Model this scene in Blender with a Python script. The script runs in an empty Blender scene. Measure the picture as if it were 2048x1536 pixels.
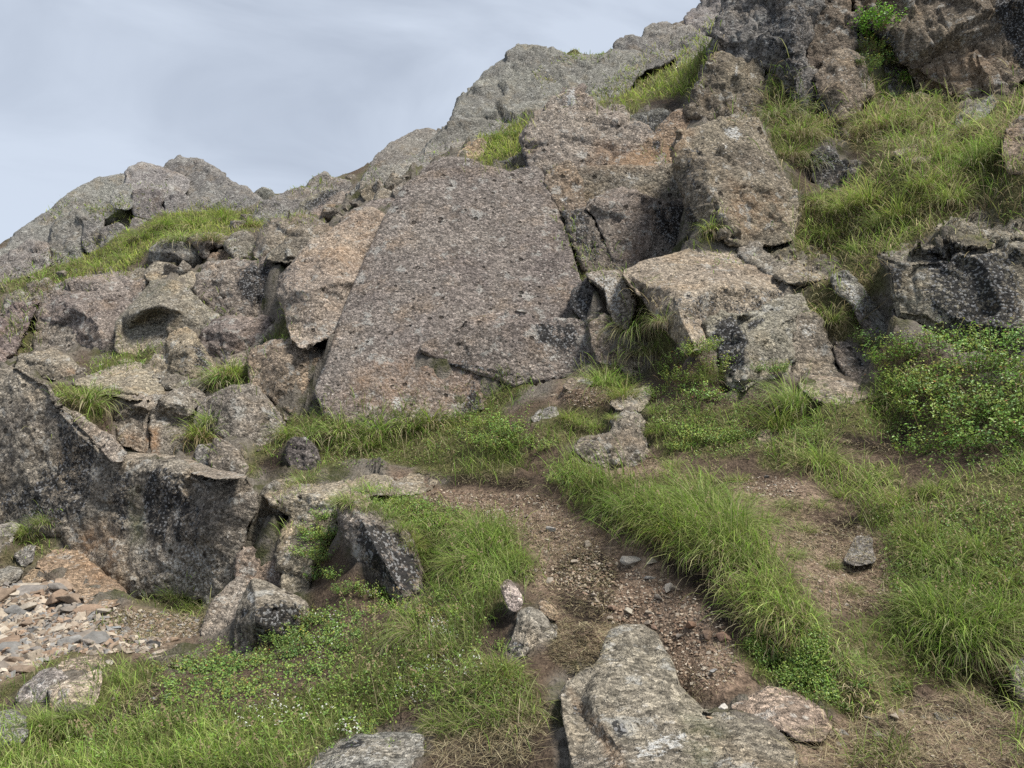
import bpy, math, random
import numpy as np
from mathutils import Vector
from mathutils.geometry import delaunay_2d_cdt

SC = bpy.context.scene
COL = SC.collection
R_ = math.radians

# ------------------------------------------------------------------ camera
W0, H0, FPX = 2048.0, 1536.0, 1490.0          # photograph size and focal length in its pixels
PITCH = R_(2.0)
EYE = np.array([0.0, 0.0, 1.6])
cam_d = bpy.data.cameras.new('camera')
cam_d.sensor_width = 36.0
cam_d.lens = 36.0 * FPX / W0
cam_d.clip_start = 0.05
cam_d.clip_end = 2000.0
cam = bpy.data.objects.new('camera', cam_d)
cam.location = EYE
cam.rotation_euler = (math.pi / 2 + PITCH, 0, 0)
COL.objects.link(cam)
SC.camera = cam
FWD = np.array([0, math.cos(PITCH), math.sin(PITCH)])
UPV = np.array([0, -math.sin(PITCH), math.cos(PITCH)])
RGT = np.array([1.0, 0, 0])

# ------------------------------------------------------------------ sky and sun
SUN_EL, SUN_AZ = R_(62), R_(112)               # azimuth from +Y (view direction) turning to the right
world = bpy.data.worlds.new('World')
SC.world = world
world.use_nodes = True
nt = world.node_tree
nt.nodes.clear()
wo = nt.nodes.new('ShaderNodeOutputWorld')
bg = nt.nodes.new('ShaderNodeBackground')
sky = nt.nodes.new('ShaderNodeTexSky')
sky.sky_type = 'NISHITA'
sky.sun_disc = False
sky.sun_elevation = SUN_EL
sky.sun_rotation = SUN_AZ
tc = nt.nodes.new('ShaderNodeTexCoord')
mp = nt.nodes.new('ShaderNodeMapping')
mp.inputs['Scale'].default_value = (1.0, 1.0, 2.6)
mp.inputs['Location'].default_value = (0.35, 0.1, 0.2)
nz = nt.nodes.new('ShaderNodeTexNoise')
nz.inputs['Scale'].default_value = 2.1
nz.inputs['Detail'].default_value = 7.0
nz.inputs['Roughness'].default_value = 0.5
nz.inputs['Distortion'].default_value = 0.7
rmp = nt.nodes.new('ShaderNodeValToRGB')
rmp.color_ramp.elements[0].position = 0.40
rmp.color_ramp.elements[0].color = (2.2, 2.5, 3.05, 1)
rmp.color_ramp.elements[1].position = 0.60
rmp.color_ramp.elements[1].color = (3.7, 4.1, 4.75, 1)
sep = nt.nodes.new('ShaderNodeSeparateXYZ')
mr = nt.nodes.new('ShaderNodeMapRange')          # paler towards the horizon
mr.inputs['From Min'].default_value = 0.12
mr.inputs['From Max'].default_value = 0.55
mr.inputs['To Min'].default_value = 0.62
mr.inputs['To Max'].default_value = 0.0
mixh = nt.nodes.new('ShaderNodeMix')
mixh.data_type = 'RGBA'
mixh.inputs[7].default_value = (3.95, 4.4, 5.1, 1)
mixc = nt.nodes.new('ShaderNodeMix')
mixc.data_type = 'RGBA'
mixc.inputs[0].default_value = 0.93
nt.links.new(tc.outputs['Generated'], mp.inputs['Vector'])
nt.links.new(mp.outputs['Vector'], nz.inputs['Vector'])
nt.links.new(nz.outputs['Fac'], rmp.inputs['Fac'])
nt.links.new(tc.outputs['Generated'], sep.inputs[0])
nt.links.new(sep.outputs['Z'], mr.inputs['Value'])
nt.links.new(mr.outputs[0], mixh.inputs[0])
nt.links.new(rmp.outputs['Color'], mixh.inputs[6])
nt.links.new(sky.outputs['Color'], mixc.inputs[6])
nt.links.new(mixh.outputs[2], mixc.inputs[7])
nt.links.new(mixc.outputs[2], bg.inputs['Color'])
bg.inputs['Strength'].default_value = 0.098
nt.links.new(bg.outputs[0], wo.inputs[0])

sun_d = bpy.data.lights.new('sun', 'SUN')
sun_d.energy = 3.9
sun_d.angle = R_(16)
sun_d.color = (1.0, 0.95, 0.87)
sun = bpy.data.objects.new('sun', sun_d)
sdir = Vector((math.sin(SUN_AZ) * math.cos(SUN_EL), math.cos(SUN_AZ) * math.cos(SUN_EL), math.sin(SUN_EL)))
sun.rotation_euler = sdir.to_track_quat('Z', 'Y').to_euler()
COL.objects.link(sun)
SC.view_settings.view_transform = 'Standard'
SC.view_settings.look = 'None'
SC.view_settings.exposure = 0.84
SC.view_settings.gamma = 1.0
SC.render.engine = 'CYCLES'
SC.cycles.use_denoising = False
SC.cycles.sample_clamp_indirect = 3.0
SC.cycles.max_bounces = 5
SC.cycles.diffuse_bounces = 3
SC.cycles.transmission_bounces = 2
SC.cycles.glossy_bounces = 1

# ------------------------------------------------------------------ helpers
def ray(px, py):
    px = np.asarray(px, float); py = np.asarray(py, float)
    u = (px - W0 / 2) / FPX; v = (H0 / 2 - py) / FPX
    return FWD + u[..., None] * RGT + v[..., None] * UPV

def at(px, py, d):                               # picture position and depth -> point of the place
    return EYE + ray(px, py) * np.asarray(d, float)[..., None]

def project(P):
    Q = P - EYE
    d = Q @ FWD
    d = np.where(np.abs(d) < 1e-3, 1e-3, d)
    return W0 / 2 + FPX * (Q @ RGT) / d, H0 / 2 - FPX * (Q @ UPV) / d, d

ZOOM = {'P': (0, 0, 1.0), 'A': (0, 250, .341797), 'B': (600, 250, .341797), 'C': (1000, 120, .341797), 'D': (1348, 0, .341797),
        'E': (1348, 425, .341797), 'F': (0, 650, .341797), 'G': (500, 650, .341797), 'H': (0, 1011, .341797),
        'I': (500, 1011, .341797), 'J': (900, 1011, .341797), 'K': (1348, 1011, .341797), 'L': (1100, 600, .341797), 'M': (700, 0, .390625)}

def pts(s, reg='P', n=2):
    ox, oy, k = ZOOM[reg]
    out = []
    for t in s.split():
        c = [float(a) for a in t.split(',')]
        q = [ox + c[0] * k, oy + c[1] * k] + c[2:]
        while len(q) < n:
            q.append(0.0)
        out.append(q[:n])
    return np.array(out)

def hash3(ix, iy, iz, s):
    with np.errstate(over='ignore'):
        h = (ix.astype(np.int64).astype(np.uint32) * np.uint32(374761393) + iy.astype(np.int64).astype(np.uint32) * np.uint32(668265263)
             + iz.astype(np.int64).astype(np.uint32) * np.uint32(2147483647) + np.uint32((s * 1274126177) & 0xffffffff))
        h = (h ^ (h >> np.uint32(13))) * np.uint32(1274126177)
        h = (h ^ (h >> np.uint32(16))) * np.uint32(2246822519)
        h = h ^ (h >> np.uint32(15))
    return h.astype(np.float64) / 4294967295.0

def vnoise(P, s=0):
    i = np.floor(P); f = P - i
    u = f * f * f * (f * (f * 6 - 15) + 10)
    r = 0
    for a in (0, 1):
        wx = u[:, 0] if a else 1 - u[:, 0]
        for b in (0, 1):
            wy = u[:, 1] if b else 1 - u[:, 1]
            for c in (0, 1):
                wz = u[:, 2] if c else 1 - u[:, 2]
                r = r + wx * wy * wz * hash3(i[:, 0] + a, i[:, 1] + b, i[:, 2] + c, s)
    return r * 2 - 1

def fbm(P, f, octv=4, s=0, gain=0.5, lac=2.03):
    r = 0; a = 1.0; t = 0
    for k in range(octv):
        r = r + a * vnoise(P * f + 17.3 * k, s + k)
        t += a; a *= gain; f *= lac
    return r / t * 1.6

def facets(P, f, s=0):
    """broken-rock relief: every cell of a random foam is a tilted plane; also the distance to the cell wall"""
    Q = P * f; i0 = np.floor(Q)
    b1 = np.full(len(P), 1e9); b2 = np.full(len(P), 1e9); val = np.zeros(len(P))
    for a in (-1, 0, 1):
        for b in (-1, 0, 1):
            for c in (-1, 0, 1):
                ix, iy, iz = i0[:, 0] + a, i0[:, 1] + b, i0[:, 2] + c
                h = [hash3(ix, iy, iz, s + k) for k in range(4)]
                o = Q - np.stack([ix + h[0], iy + h[1], iz + h[2]], 1)
                d = (o ** 2).sum(1)
                g = (o[:, 0] * (np.modf(h[0] * 91.7)[0] - .5) + o[:, 1] * (np.modf(h[1] * 87.3)[0] - .5) + o[:, 2] * (np.modf(h[2] * 79.1)[0] - .5)) * 2.2 + (h[3] - .5) * .22
                nw = d < b1
                b2 = np.where(nw, b1, np.minimum(b2, d)); val = np.where(nw, g, val); b1 = np.where(nw, d, b1)
    return val, np.sqrt(b2) - np.sqrt(b1)

def in_poly(x, y, poly):
    r = np.zeros(x.shape, bool)
    x1, y1 = poly[:, 0], poly[:, 1]
    x2, y2 = np.roll(x1, -1), np.roll(y1, -1)
    for a, b, c, d in zip(x1, y1, x2, y2):
        if b == d:
            continue
        m = ((b > y) != (d > y)) & (x < (c - a) * (y - b) / (d - b) + a)
        r ^= m
    return r

def seg_dist(x, y, poly, closed=True):
    best = np.full(x.shape, 1e18)
    n = len(poly)
    for k in range(n if closed else n - 1):
        a = poly[k]; b = poly[(k + 1) % n]
        e = b - a; L = max(e @ e, 1e-9)
        t = np.clip(((x - a[0]) * e[0] + (y - a[1]) * e[1]) / L, 0, 1)
        best = np.minimum(best, (x - a[0] - t * e[0]) ** 2 + (y - a[1] - t * e[1]) ** 2)
    return np.sqrt(best)

def soft_in(x, y, poly, w):                      # 1 inside, 0 outside, w px wide edge
    d = seg_dist(x, y, poly)
    s = np.where(in_poly(x, y, poly), d, -d)
    return np.clip(0.5 + s / (2 * w), 0, 1)

def mesh_from(name, V, F, mat, smooth=True, loops=None):
    """V: N x 3; F: M x k array of one face size, or list of arrays."""
    me = bpy.data.meshes.new(name)
    Fs = F if isinstance(F, list) else [F]
    V = np.asarray(V, np.float32)
    me.vertices.add(len(V))
    me.vertices.foreach_set('co', V.ravel())
    idx = np.concatenate([f.ravel() for f in Fs]).astype(np.int32)
    tot = np.concatenate([np.full(len(f), f.shape[1]) for f in Fs]).astype(np.int32)
    st = np.concatenate([[0], np.cumsum(tot)[:-1]]).astype(np.int32)
    me.loops.add(len(idx))
    me.loops.foreach_set('vertex_index', idx)
    me.polygons.add(len(tot))
    me.polygons.foreach_set('loop_start', st)
    me.polygons.foreach_set('loop_total', tot)
    me.polygons.foreach_set('use_smooth', np.full(len(tot), smooth))
    me.update(calc_edges=True)
    me.materials.append(mat)
    return me

def attr(me, name, vals):
    a = me.attributes.new(name, 'FLOAT', 'POINT')
    a.data.foreach_set('value', np.asarray(vals, np.float32))

def cattr(me, name, cols):
    a = me.attributes.new(name, 'FLOAT_COLOR', 'POINT')
    c = np.ones((len(cols), 4), np.float32); c[:, :3] = cols
    a.data.foreach_set('color', c.ravel())

def link(name, me, parent=None):
    o = bpy.data.objects.new(name, me)
    COL.objects.link(o)
    if parent is not None:
        o.parent = parent
    return o

def tag(o, label=None, cat=None, group=None, kind=None):
    for k, v in (('label', label), ('category', cat), ('group', group), ('kind', kind)):
        if v:
            o[k] = v
    return o

def normals(V, T):
    n = np.cross(V[T[:, 1]] - V[T[:, 0]], V[T[:, 2]] - V[T[:, 0]])
    N = np.zeros_like(V)
    for k in range(3):
        np.add.at(N, T[:, k], n)
    return N / np.maximum(np.linalg.norm(N, axis=1, keepdims=True), 1e-12)

def laplace(X, E, it, lam=0.5, keep=None):
    n = len(X)
    deg = np.bincount(E.ravel(), minlength=n).astype(float)
    deg[deg == 0] = 1
    for _ in range(it):
        S = np.zeros_like(X)
        np.add.at(S, E[:, 0], X[E[:, 1]])
        np.add.at(S, E[:, 1], X[E[:, 0]])
        Y = S / (deg[:, None] if X.ndim > 1 else deg)
        Z = X + lam * (Y - X)
        if keep is not None:
            Z[keep] = X[keep]
        X = Z
    return X

# ------------------------------------------------------------------ materials
class NT:
    def __init__(s, name):
        s.m = bpy.data.materials.new(name); s.m.use_nodes = True
        s.t = s.m.node_tree; s.t.nodes.clear()
    def n(s, t, **kw):
        x = s.t.nodes.new('ShaderNode' + t)
        for k, v in kw.items():
            if hasattr(x, k) and k not in x.inputs:
                setattr(x, k, v)
            else:
                x.inputs[k.replace('_', ' ')].default_value = v
        return x
    def l(s, a, b):
        s.t.links.new(a, b)
    def math(s, op, a, b=None, c=None, clamp=False):
        x = s.t.nodes.new('ShaderNodeMath'); x.operation = op; x.use_clamp = clamp
        for i, v in enumerate((a, b, c)):
            if v is None: continue
            if isinstance(v, (int, float)): x.inputs[i].default_value = v
            else: s.l(v, x.inputs[i])
        return x.outputs[0]
    def mix(s, f, a, b, blend='MIX'):
        x = s.t.nodes.new('ShaderNodeMix'); x.data_type = 'RGBA'; x.blend_type = blend
        for i, v in ((0, f), (6, a), (7, b)):
            if isinstance(v, (int, float)): x.inputs[i].default_value = v
            elif isinstance(v, tuple): x.inputs[i].default_value = v + (1,) if len(v) == 3 else v
            else: s.l(v, x.inputs[i])
        return x.outputs[2]
    def rng(s, v, a, b, c=0.0, d=1.0, smooth=False):
        x = s.t.nodes.new('ShaderNodeMapRange')
        if smooth: x.interpolation_type = 'SMOOTHSTEP'
        s.l(v, x.inputs[0])
        for i, q in enumerate((a, b, c, d)):
            x.inputs[1 + i].default_value = q
        return x.outputs[0]
    def noise(s, vec, scale, detail=4.0, rough=0.55, dist=0.0):
        x = s.n('TexNoise', Scale=scale, Detail=detail, Roughness=rough, Distortion=dist)
        if vec is not None: s.l(vec, x.inputs['Vector'])
        return x
    def vor(s, vec, scale, feature='F1', rnd=1.0):
        x = s.n('TexVoronoi', Scale=scale, Randomness=rnd)
        x.feature = feature
        s.l(vec, x.inputs['Vector'])
        return x
    def attr(s, name, typ='GEOMETRY'):
        x = s.t.nodes.new('ShaderNodeAttribute'); x.attribute_name = name; x.attribute_type = typ
        return x

def rock_material():
    b = NT('weathered_tuff')
    geo = b.n('NewGeometry'); oi = b.n('ObjectInfo')
    P = geo.outputs['Position']
    base = oi.outputs['Color']
    off = b.t.nodes.new('ShaderNodeVectorMath'); off.operation = 'ADD'
    b.l(P, off.inputs[0]); b.l(oi.outputs['Random'], off.inputs[1])
    big = b.noise(off.outputs[0], 1.1, 5, 0.6, 0.3)
    med = b.noise(P, 7.0, 5, 0.62)
    fine = b.noise(P, 48.0, 3, 0.7)
    gr = b.vor(P, 62.0)
    gr2 = b.vor(P, 27.0); gr3 = b.vor(P, 11.0); gr0 = b.vor(P, 165.0); vfine = b.noise(P, 150.0, 3, .7)
    pit = b.vor(P, 9.5)
    # base tone
    c = b.mix(b.rng(big.outputs['Fac'], .3, .7), b.mix(1.0, base, (.80, .76, .76), 'MULTIPLY'), b.mix(1.0, base, (1.22, 1.2, 1.14), 'MULTIPLY'))
    warm = b.rng(b.noise(off.outputs[0], 2.3, 4, 0.6).outputs['Fac'], .52, .72)
    c = b.mix(b.math('MULTIPLY', warm, .55), c, b.mix(1.0, base, (1.22, 1.0, .74), 'MULTIPLY'))
    # clasts and grains: a welded tuff full of small fragments
    sepc = b.n('SeparateColor'); b.l(gr.outputs['Color'], sepc.inputs[0])
    sep2 = b.n('SeparateColor'); b.l(gr2.outputs['Color'], sep2.inputs[0])
    k = b.math('MULTIPLY', b.rng(sepc.outputs[0], 0, 1, .42, 1.6), b.rng(sep2.outputs[0], 0, 1, .6, 1.4))
    comb = b.n('CombineColor')
    for i in range(3): b.l(k, comb.inputs[i])
    c = b.mix(.85, c, b.mix(1.0, c, comb.outputs[0], 'MULTIPLY'))
    fleck = b.math('MULTIPLY', b.math('GREATER_THAN', sep2.outputs[1], .86), b.rng(gr2.outputs['Distance'], .38, .2))
    c = b.mix(b.math('MULTIPLY', fleck, .5), c, (.50, .47, .42))
    k2 = b.rng(med.outputs['Fac'], .28, .72, .74, 1.24)
    comb2 = b.n('CombineColor')
    for i in range(3): b.l(k2, comb2.inputs[i])
    c = b.mix(.8, c, b.mix(1.0, c, comb2.outputs[0], 'MULTIPLY'))
    k3 = b.math('MULTIPLY', b.rng(fine.outputs['Fac'], .3, .7, .55, 1.45), b.rng(vfine.outputs['Fac'], .34, .66, .35, 1.75))
    comb3 = b.n('CombineColor')
    for i in range(3): b.l(k3, comb3.inputs[i])
    c = b.mix(.8, c, b.mix(1.0, c, comb3.outputs[0], 'MULTIPLY'))
    # rust
    a_r = b.attr('rust').outputs['Fac']
    c = b.mix(b.math('MULTIPLY', a_r, b.rng(med.outputs['Fac'], .3, .65)), c, b.mix(b.rng(fine.outputs['Fac'], .3, .7), (.13, .075, .04), (.40, .24, .13)))
    # grey-green and white lichens
    lich = b.noise(off.outputs[0], 5.5, 6, 0.68)
    lm = b.math('MULTIPLY', b.rng(lich.outputs['Fac'], .57, .62), b.rng(fine.outputs['Fac'], .36, .5))
    c = b.mix(b.math('MULTIPLY', lm, .6), c, (.40, .395, .365))
    a_p = b.attr('pale').outputs['Fac']
    pm = b.rng(b.math('ADD', a_p, b.math('MULTIPLY', b.math('SUBTRACT', fine.outputs['Fac'], .5), 2.4)), .62, .95)
    pm = b.math('MULTIPLY', pm, b.rng(a_p, .02, .25))
    c = b.mix(b.math('MULTIPLY', pm, .85), c, (.52, .52, .50))
    sp = b.noise(off.outputs[0], 17.0, 5, 0.7)
    vm = b.n('Mapping'); vm.inputs['Scale'].default_value = (1.0, 1.0, .22); b.l(P, vm.inputs['Vector'])
    strk = b.noise(vm.outputs[0], 9.0, 4, .6)
    # black lichen and painted shade
    a_d = b.attr('dark').outputs['Fac']
    nn = b.math('ADD', b.math('MULTIPLY', b.math('SUBTRACT', fine.outputs['Fac'], .5), 2.6), b.math('ADD', b.math('MULTIPLY', b.math('SUBTRACT', sp.outputs['Fac'], .5), 1.8), b.math('MULTIPLY', b.math('SUBTRACT', strk.outputs['Fac'], .5), 1.8)))
    dm = b.math('MULTIPLY', b.rng(b.math('ADD', a_d, nn), .46, .66), b.rng(a_d, .02, .2))
    c = b.mix(b.math('MULTIPLY', dm, .93), c, (.022, .022, .023))
    c = b.mix(b.math('MULTIPLY', dm, b.math('MULTIPLY', b.math('GREATER_THAN', sepc.outputs[1], .80), .6)), c, (.33, .33, .33))
    # natural black specks everywhere
    c = b.mix(b.rng(sp.outputs['Fac'], .66, .72, 0, .75), c, (.03, .028, .026))
    # green film near the ground
    a_g = b.attr('moss').outputs['Fac']
    c = b.mix(b.math('MULTIPLY', a_g, b.rng(lich.outputs['Fac'], .4, .6)), c, (.10, .12, .04))
    # vesicles
    sepp = b.n('SeparateColor'); b.l(pit.outputs['Color'], sepp.inputs[0])
    size = b.rng(sepp.outputs[0], .35, 1.0, -.02, .30)
    pm2 = b.math('MULTIPLY', b.math('LESS_THAN', pit.outputs['Distance'], 9), b.rng(b.math('SUBTRACT', size, pit.outputs['Distance']), -.02, .07))
    pm2 = b.math('MULTIPLY', pm2, b.rng(b.math('SUBTRACT', sepp.outputs[1], b.math('MULTIPLY', oi.outputs['Alpha'], b.rng(lich.outputs['Fac'], .36, .62, .15, 1.7))), -.02, .02, 1.0, 0.0))
    c = b.mix(b.math('MULTIPLY', pm2, .82), c, (.022, .017, .013))
    bs = b.n('BsdfPrincipled')
    bs.inputs['Roughness'].default_value = .92
    bs.inputs['Specular IOR Level'].default_value = .18
    b.l(c, bs.inputs['Base Color'])
    h = b.math('MULTIPLY', med.outputs['Fac'], .9)
    h = b.math('ADD', h, b.math('MULTIPLY', fine.outputs['Fac'], .5))
    h = b.math('ADD', h, b.math('MULTIPLY', gr.outputs['Distance'], -.22))
    h = b.math('ADD', h, b.math('MULTIPLY', gr2.outputs['Distance'], -.55))
    h = b.math('ADD', h, b.math('MULTIPLY', gr3.outputs['Distance'], -.22))
    h = b.math('ADD', h, b.math('MULTIPLY', gr0.outputs['Distance'], -.16))
    h = b.math('ADD', h, b.math('MULTIPLY', vfine.outputs['Fac'], .26))
    h = b.math('SUBTRACT', h, b.math('MULTIPLY', pm2, 1.0))
    bp = b.n('Bump'); bp.inputs['Strength'].default_value = 1.0; bp.inputs['Distance'].default_value = .034
    b.l(h, bp.inputs['Height']); b.l(bp.outputs[0], bs.inputs['Normal'])
    o = b.n('OutputMaterial'); b.l(bs.outputs[0], o.inputs[0])
    return b.m

def soil_material():
    b = NT('peaty_ground')
    P = b.n('NewGeometry').outputs['Position']
    n1 = b.noise(P, 3.0, 6, .65); n2 = b.noise(P, 26.0, 5, .7); n3 = b.noise(P, 110.0, 2, .6)
    v = b.vor(P, 55.0)
    sv = b.n('SeparateColor'); b.l(v.outputs['Color'], sv.inputs[0])
    path = b.attr('path').outputs['Fac']; peat = b.attr('peat').outputs['Fac']; turf = b.attr('turf').outputs['Fac']; rocky = b.attr('rocky').outputs['Fac']
    soil = b.mix(b.rng(n2.outputs['Fac'], .3, .7), (.035, .025, .019), (.13, .095, .068))
    grav = b.mix(b.rng(n1.outputs['Fac'], .35, .65), (.165, .115, .083), (.26, .195, .145))
    kk = b.rng(sv.outputs[0], 0, 1, .45, 1.5)
    cc = b.n('CombineColor')
    for i in range(3): b.l(kk, cc.inputs[i])
    grav = b.mix(.8, grav, b.mix(1.0, grav, cc.outputs[0], 'MULTIPLY'))
    c = b.mix(b.math('MULTIPLY', path, b.rng(b.math('ADD', n2.outputs['Fac'], b.math('MULTIPLY', n1.outputs['Fac'], .6)), .55, .85)), soil, grav)
    pt = b.mix(b.rng(n2.outputs['Fac'], .4, .8), (.014, .011, .009), (.055, .040, .030))
    c = b.mix(b.math('MULTIPLY', peat, b.rng(n1.outputs['Fac'], .3, .5)), c, pt)
    tf = b.mix(b.rng(n2.outputs['Fac'], .3, .7), (.035, .04, .014), (.13, .125, .05))
    rk = b.mix(b.rng(n2.outputs['Fac'], .3, .7), (.07, .062, .052), (.22, .20, .17))
    rk = b.mix(b.rng(n1.outputs['Fac'], .5, .62), rk, (.055, .06, .028))
    c = b.mix(b.math('MULTIPLY', rocky, .9), c, rk)
    c = b.mix(turf, c, tf)
    c = b.mix(b.rng(n3.outputs['Fac'], .6, .7, 0, .45), c, (.27, .21, .14))
    bs = b.n('BsdfPrincipled'); bs.inputs['Roughness'].default_value = .95; bs.inputs['Specular IOR Level'].default_value = .1
    b.l(c, bs.inputs['Base Color'])
    h = b.math('ADD', b.math('MULTIPLY', n2.outputs['Fac'], 1.0), b.math('MULTIPLY', n3.outputs['Fac'], .35))
    h = b.math('ADD', h, b.math('MULTIPLY', v.outputs['Distance'], -.35))
    bp = b.n('Bump'); bp.inputs['Strength'].default_value = 1.0; bp.inputs['Distance'].default_value = .03
    b.l(h, bp.inputs['Height']); b.l(bp.outputs[0], bs.inputs['Normal'])
    o = b.n('OutputMaterial'); b.l(bs.outputs[0], o.inputs[0])
    return b.m

def blade_material(name, transl=.42, rough=.6, spec=.25, tint=True):
    b = NT(name)
    c = b.attr('col').outputs['Color']
    if tint:
        oi = b.n('ObjectInfo')
        c = b.mix(1.0, c, oi.outputs['Color'], 'MULTIPLY')
    bs = b.n('BsdfPrincipled'); bs.inputs['Roughness'].default_value = rough; bs.inputs['Specular IOR Level'].default_value = spec
    tr = b.n('BsdfTranslucent'); mx = b.n('MixShader'); mx.inputs[0].default_value = transl
    b.l(c, bs.inputs['Base Color']); b.l(c, tr.inputs['Color'])
    b.l(bs.outputs[0], mx.inputs[1]); b.l(tr.outputs[0], mx.inputs[2])
    o = b.n('OutputMaterial'); b.l(mx.outputs[0], o.inputs[0])
    return b.m

def stone_material():
    b = NT('loose_stone')
    P = b.n('NewGeometry').outputs['Position']; oi = b.n('ObjectInfo')
    n1 = b.noise(P, 22.0, 5, .65); n2 = b.noise(P, 120.0, 3, .6)
    c = oi.outputs['Color']
    k = b.rng(n1.outputs['Fac'], .3, .7, .7, 1.3)
    cc = b.n('CombineColor')
    for i in range(3): b.l(k, cc.inputs[i])
    c = b.mix(1.0, c, cc.outputs[0], 'MULTIPLY')
    c = b.mix(b.rng(n2.outputs['Fac'], .55, .7, 0, .55), c, (.09, .07, .055))
    bs = b.n('BsdfPrincipled'); bs.inputs['Roughness'].default_value = .9; bs.inputs['Specular IOR Level'].default_value = .2
    b.l(c, bs.inputs['Base Color'])
    bp = b.n('Bump'); bp.inputs['Strength'].default_value = .8; bp.inputs['Distance'].default_value = .008
    b.l(b.math('ADD', n1.outputs['Fac'], b.math('MULTIPLY', n2.outputs['Fac'], .5)), bp.inputs['Height']); b.l(bp.outputs[0], bs.inputs['Normal'])
    o = b.n('OutputMaterial'); b.l(bs.outputs[0], o.inputs[0])
    return b.m

ROCK = rock_material(); SOIL = soil_material(); STONE = stone_material()
GRASSM = blade_material('grass_blade'); LEAFM = blade_material('bilberry_leaf', .3, .45, .4)
TWIGM = blade_material('straw_and_twig', .0, .8, .1)
TINT = {'n': (.178, .160, .136), 'g': (.165, .160, .150), 'p': (.170, .148, .136), 'o': (.225, .175, .125), 'w': (.275, .243, .195),
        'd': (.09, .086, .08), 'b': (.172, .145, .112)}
# ------------------------------------------------------------------ stains that lie on the rocks (lichen, seepage, rust), and shade painted on them
STAINS_SHADE = {'dark': [], 'pale': [], 'rust': [], 'moss': []}
def stain_shade(kind, reg, s, w=8.0, a=1.0):
    STAINS_SHADE[kind].append((pts(s, reg), w, a))
# black lichen, seep streaks, and patches of painted shade
stain_shade('dark', 'F', '0,980 120,920 230,830 330,780 330,480 420,520 470,620 560,700 600,800 540,900 520,1150 400,1150 200,1130 0,1160', 18, .62)
stain_shade('dark', 'F', '655,850 760,830 790,900 760,1100 740,1230 690,1150 650,1000', 9, .62)
stain_shade('dark', 'F', '870,850 950,830 1000,860 1010,1000 990,1150 960,1260 900,1230 850,1180 840,1000', 7, .8)
stain_shade('dark', 'F', '1000,860 1050,870 1060,960 1120,1040 1130,1130 1110,1300 1040,1280 990,1180 1020,1000', 7, .62)
stain_shade('dark', 'F', '640,900 690,860 720,1000 700,1200 660,1150', 7, .6)
stain_shade('moss', 'F', '760,960 830,950 840,1270 770,1280', 8, .5)
stain_shade('dark', 'F', '1060,880 1130,990 1180,1060 1170,1330 1120,1300 1130,1100', 6, .6)
stain_shade('dark', 'F', '1740,500 1830,270 1890,160 1900,260 1850,340 1800,420 1760,500 1710,530', 6, 1.0)
stain_shade('dark', 'A', '1400,840 1480,810 1640,800 1700,850 1600,960 1560,1060 1430,1010 1380,930', 10, .9)
stain_shade('dark', 'A', '1110,1290 1170,1270 1240,1400 1200,1440 1130,1400', 8, .8)  # shade painted on the brown pointed boulder's right side
stain_shade('dark', 'A', '1750,480 1930,375 1990,385 1900,460 1810,500', 6, 1.0)
stain_shade('dark', 'B', '1390,1160 1500,1140 1650,1170 1640,1300 1560,1330 1400,1290', 12, .78)
stain_shade('dark', 'B', '1600,960 1680,900 1740,1000 1760,1080 1650,1180 1580,1060', 10, .7)
stain_shade('dark', 'B', '1130,240 1250,190 1330,160 1350,260 1230,255', 5, .9)
stain_shade('dark', 'B', '930,1320 1010,1400 1250,1460 1240,1500 1000,1450 900,1390', 5, .35)  # faint dark of the crack under the shelf, painted on
stain_shade('dark', 'B', '980,1540 1010,1480 1060,1600 1060,1680 960,1680', 8, .8)
stain_shade('dark', 'C', '910,860 1000,830 1110,850 1170,960 1210,1040 1100,1110 960,1080 900,990', 10, .85)
stain_shade('dark', 'C', '370,880 490,870 560,1010 600,1100 540,1180 430,1060', 9, .6)
stain_shade('dark', 'C', '890,480 940,470 930,530 890,520', 4, 1.0)
stain_shade('dark', 'C', '730,390 830,310 1000,300 1000,360 900,440', 8, .55)
stain_shade('dark', 'C', '1040,560 1160,440 1200,640 1180,860 1080,740', 16, .38)  # left face of the upright slab darkened, its shade painted in
stain_shade('dark', 'E', '240,620 310,600 380,640 430,720 420,900 330,960 290,850 220,740', 9, 1.0)
stain_shade('dark', 'E', '430,650 520,600 530,640 430,700', 4, .9)
stain_shade('dark', 'E', '1450,200 1620,190 1800,200 2048,200 2048,830 1900,860 1760,800 1600,640 1460,560 1480,420', 16, .74)
stain_shade('dark', 'E', '1260,290 1330,330 1340,460 1300,480 1260,380', 7, .9)
stain_shade('dark', 'E', '1060,850 1120,830 1140,930 1080,900', 6, .8)
stain_shade('dark', 'E', '850,1060 1000,1040 1010,1080 880,1090', 6, .6)
stain_shade('dark', 'E', '960,340 1030,340 1030,390 980,380', 4, .8)
stain_shade('dark', 'D', '520,20 840,-10 800,130 730,290 780,390 840,450 830,560 760,600 690,520 640,360 560,330 500,300', 18, .62)
stain_shade('dark', 'D', '820,540 900,600 960,740 1000,800 930,790 850,640', 8, .9)
stain_shade('dark', 'D', '1060,60 1160,100 1300,230 1340,380 1150,400 1050,300', 16, .75)
stain_shade('dark', 'D', '1880,-20 2100,-20 2100,420 2010,420 1960,260 1890,130', 14, .95)
stain_shade('dark', 'D', '820,880 960,880 1070,960 950,1090 800,1020', 10, .85)  # gully shadow painted onto the rock
stain_shade('dark', 'G', '640,1100 740,1160 860,1220 960,1340 1000,1480 950,1580 840,1560 700,1400 620,1250', 11, .85)
stain_shade('dark', 'H', '1500,600 1640,560 1760,600 1760,660 1720,760 1580,800 1480,770', 9, .95)
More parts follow.
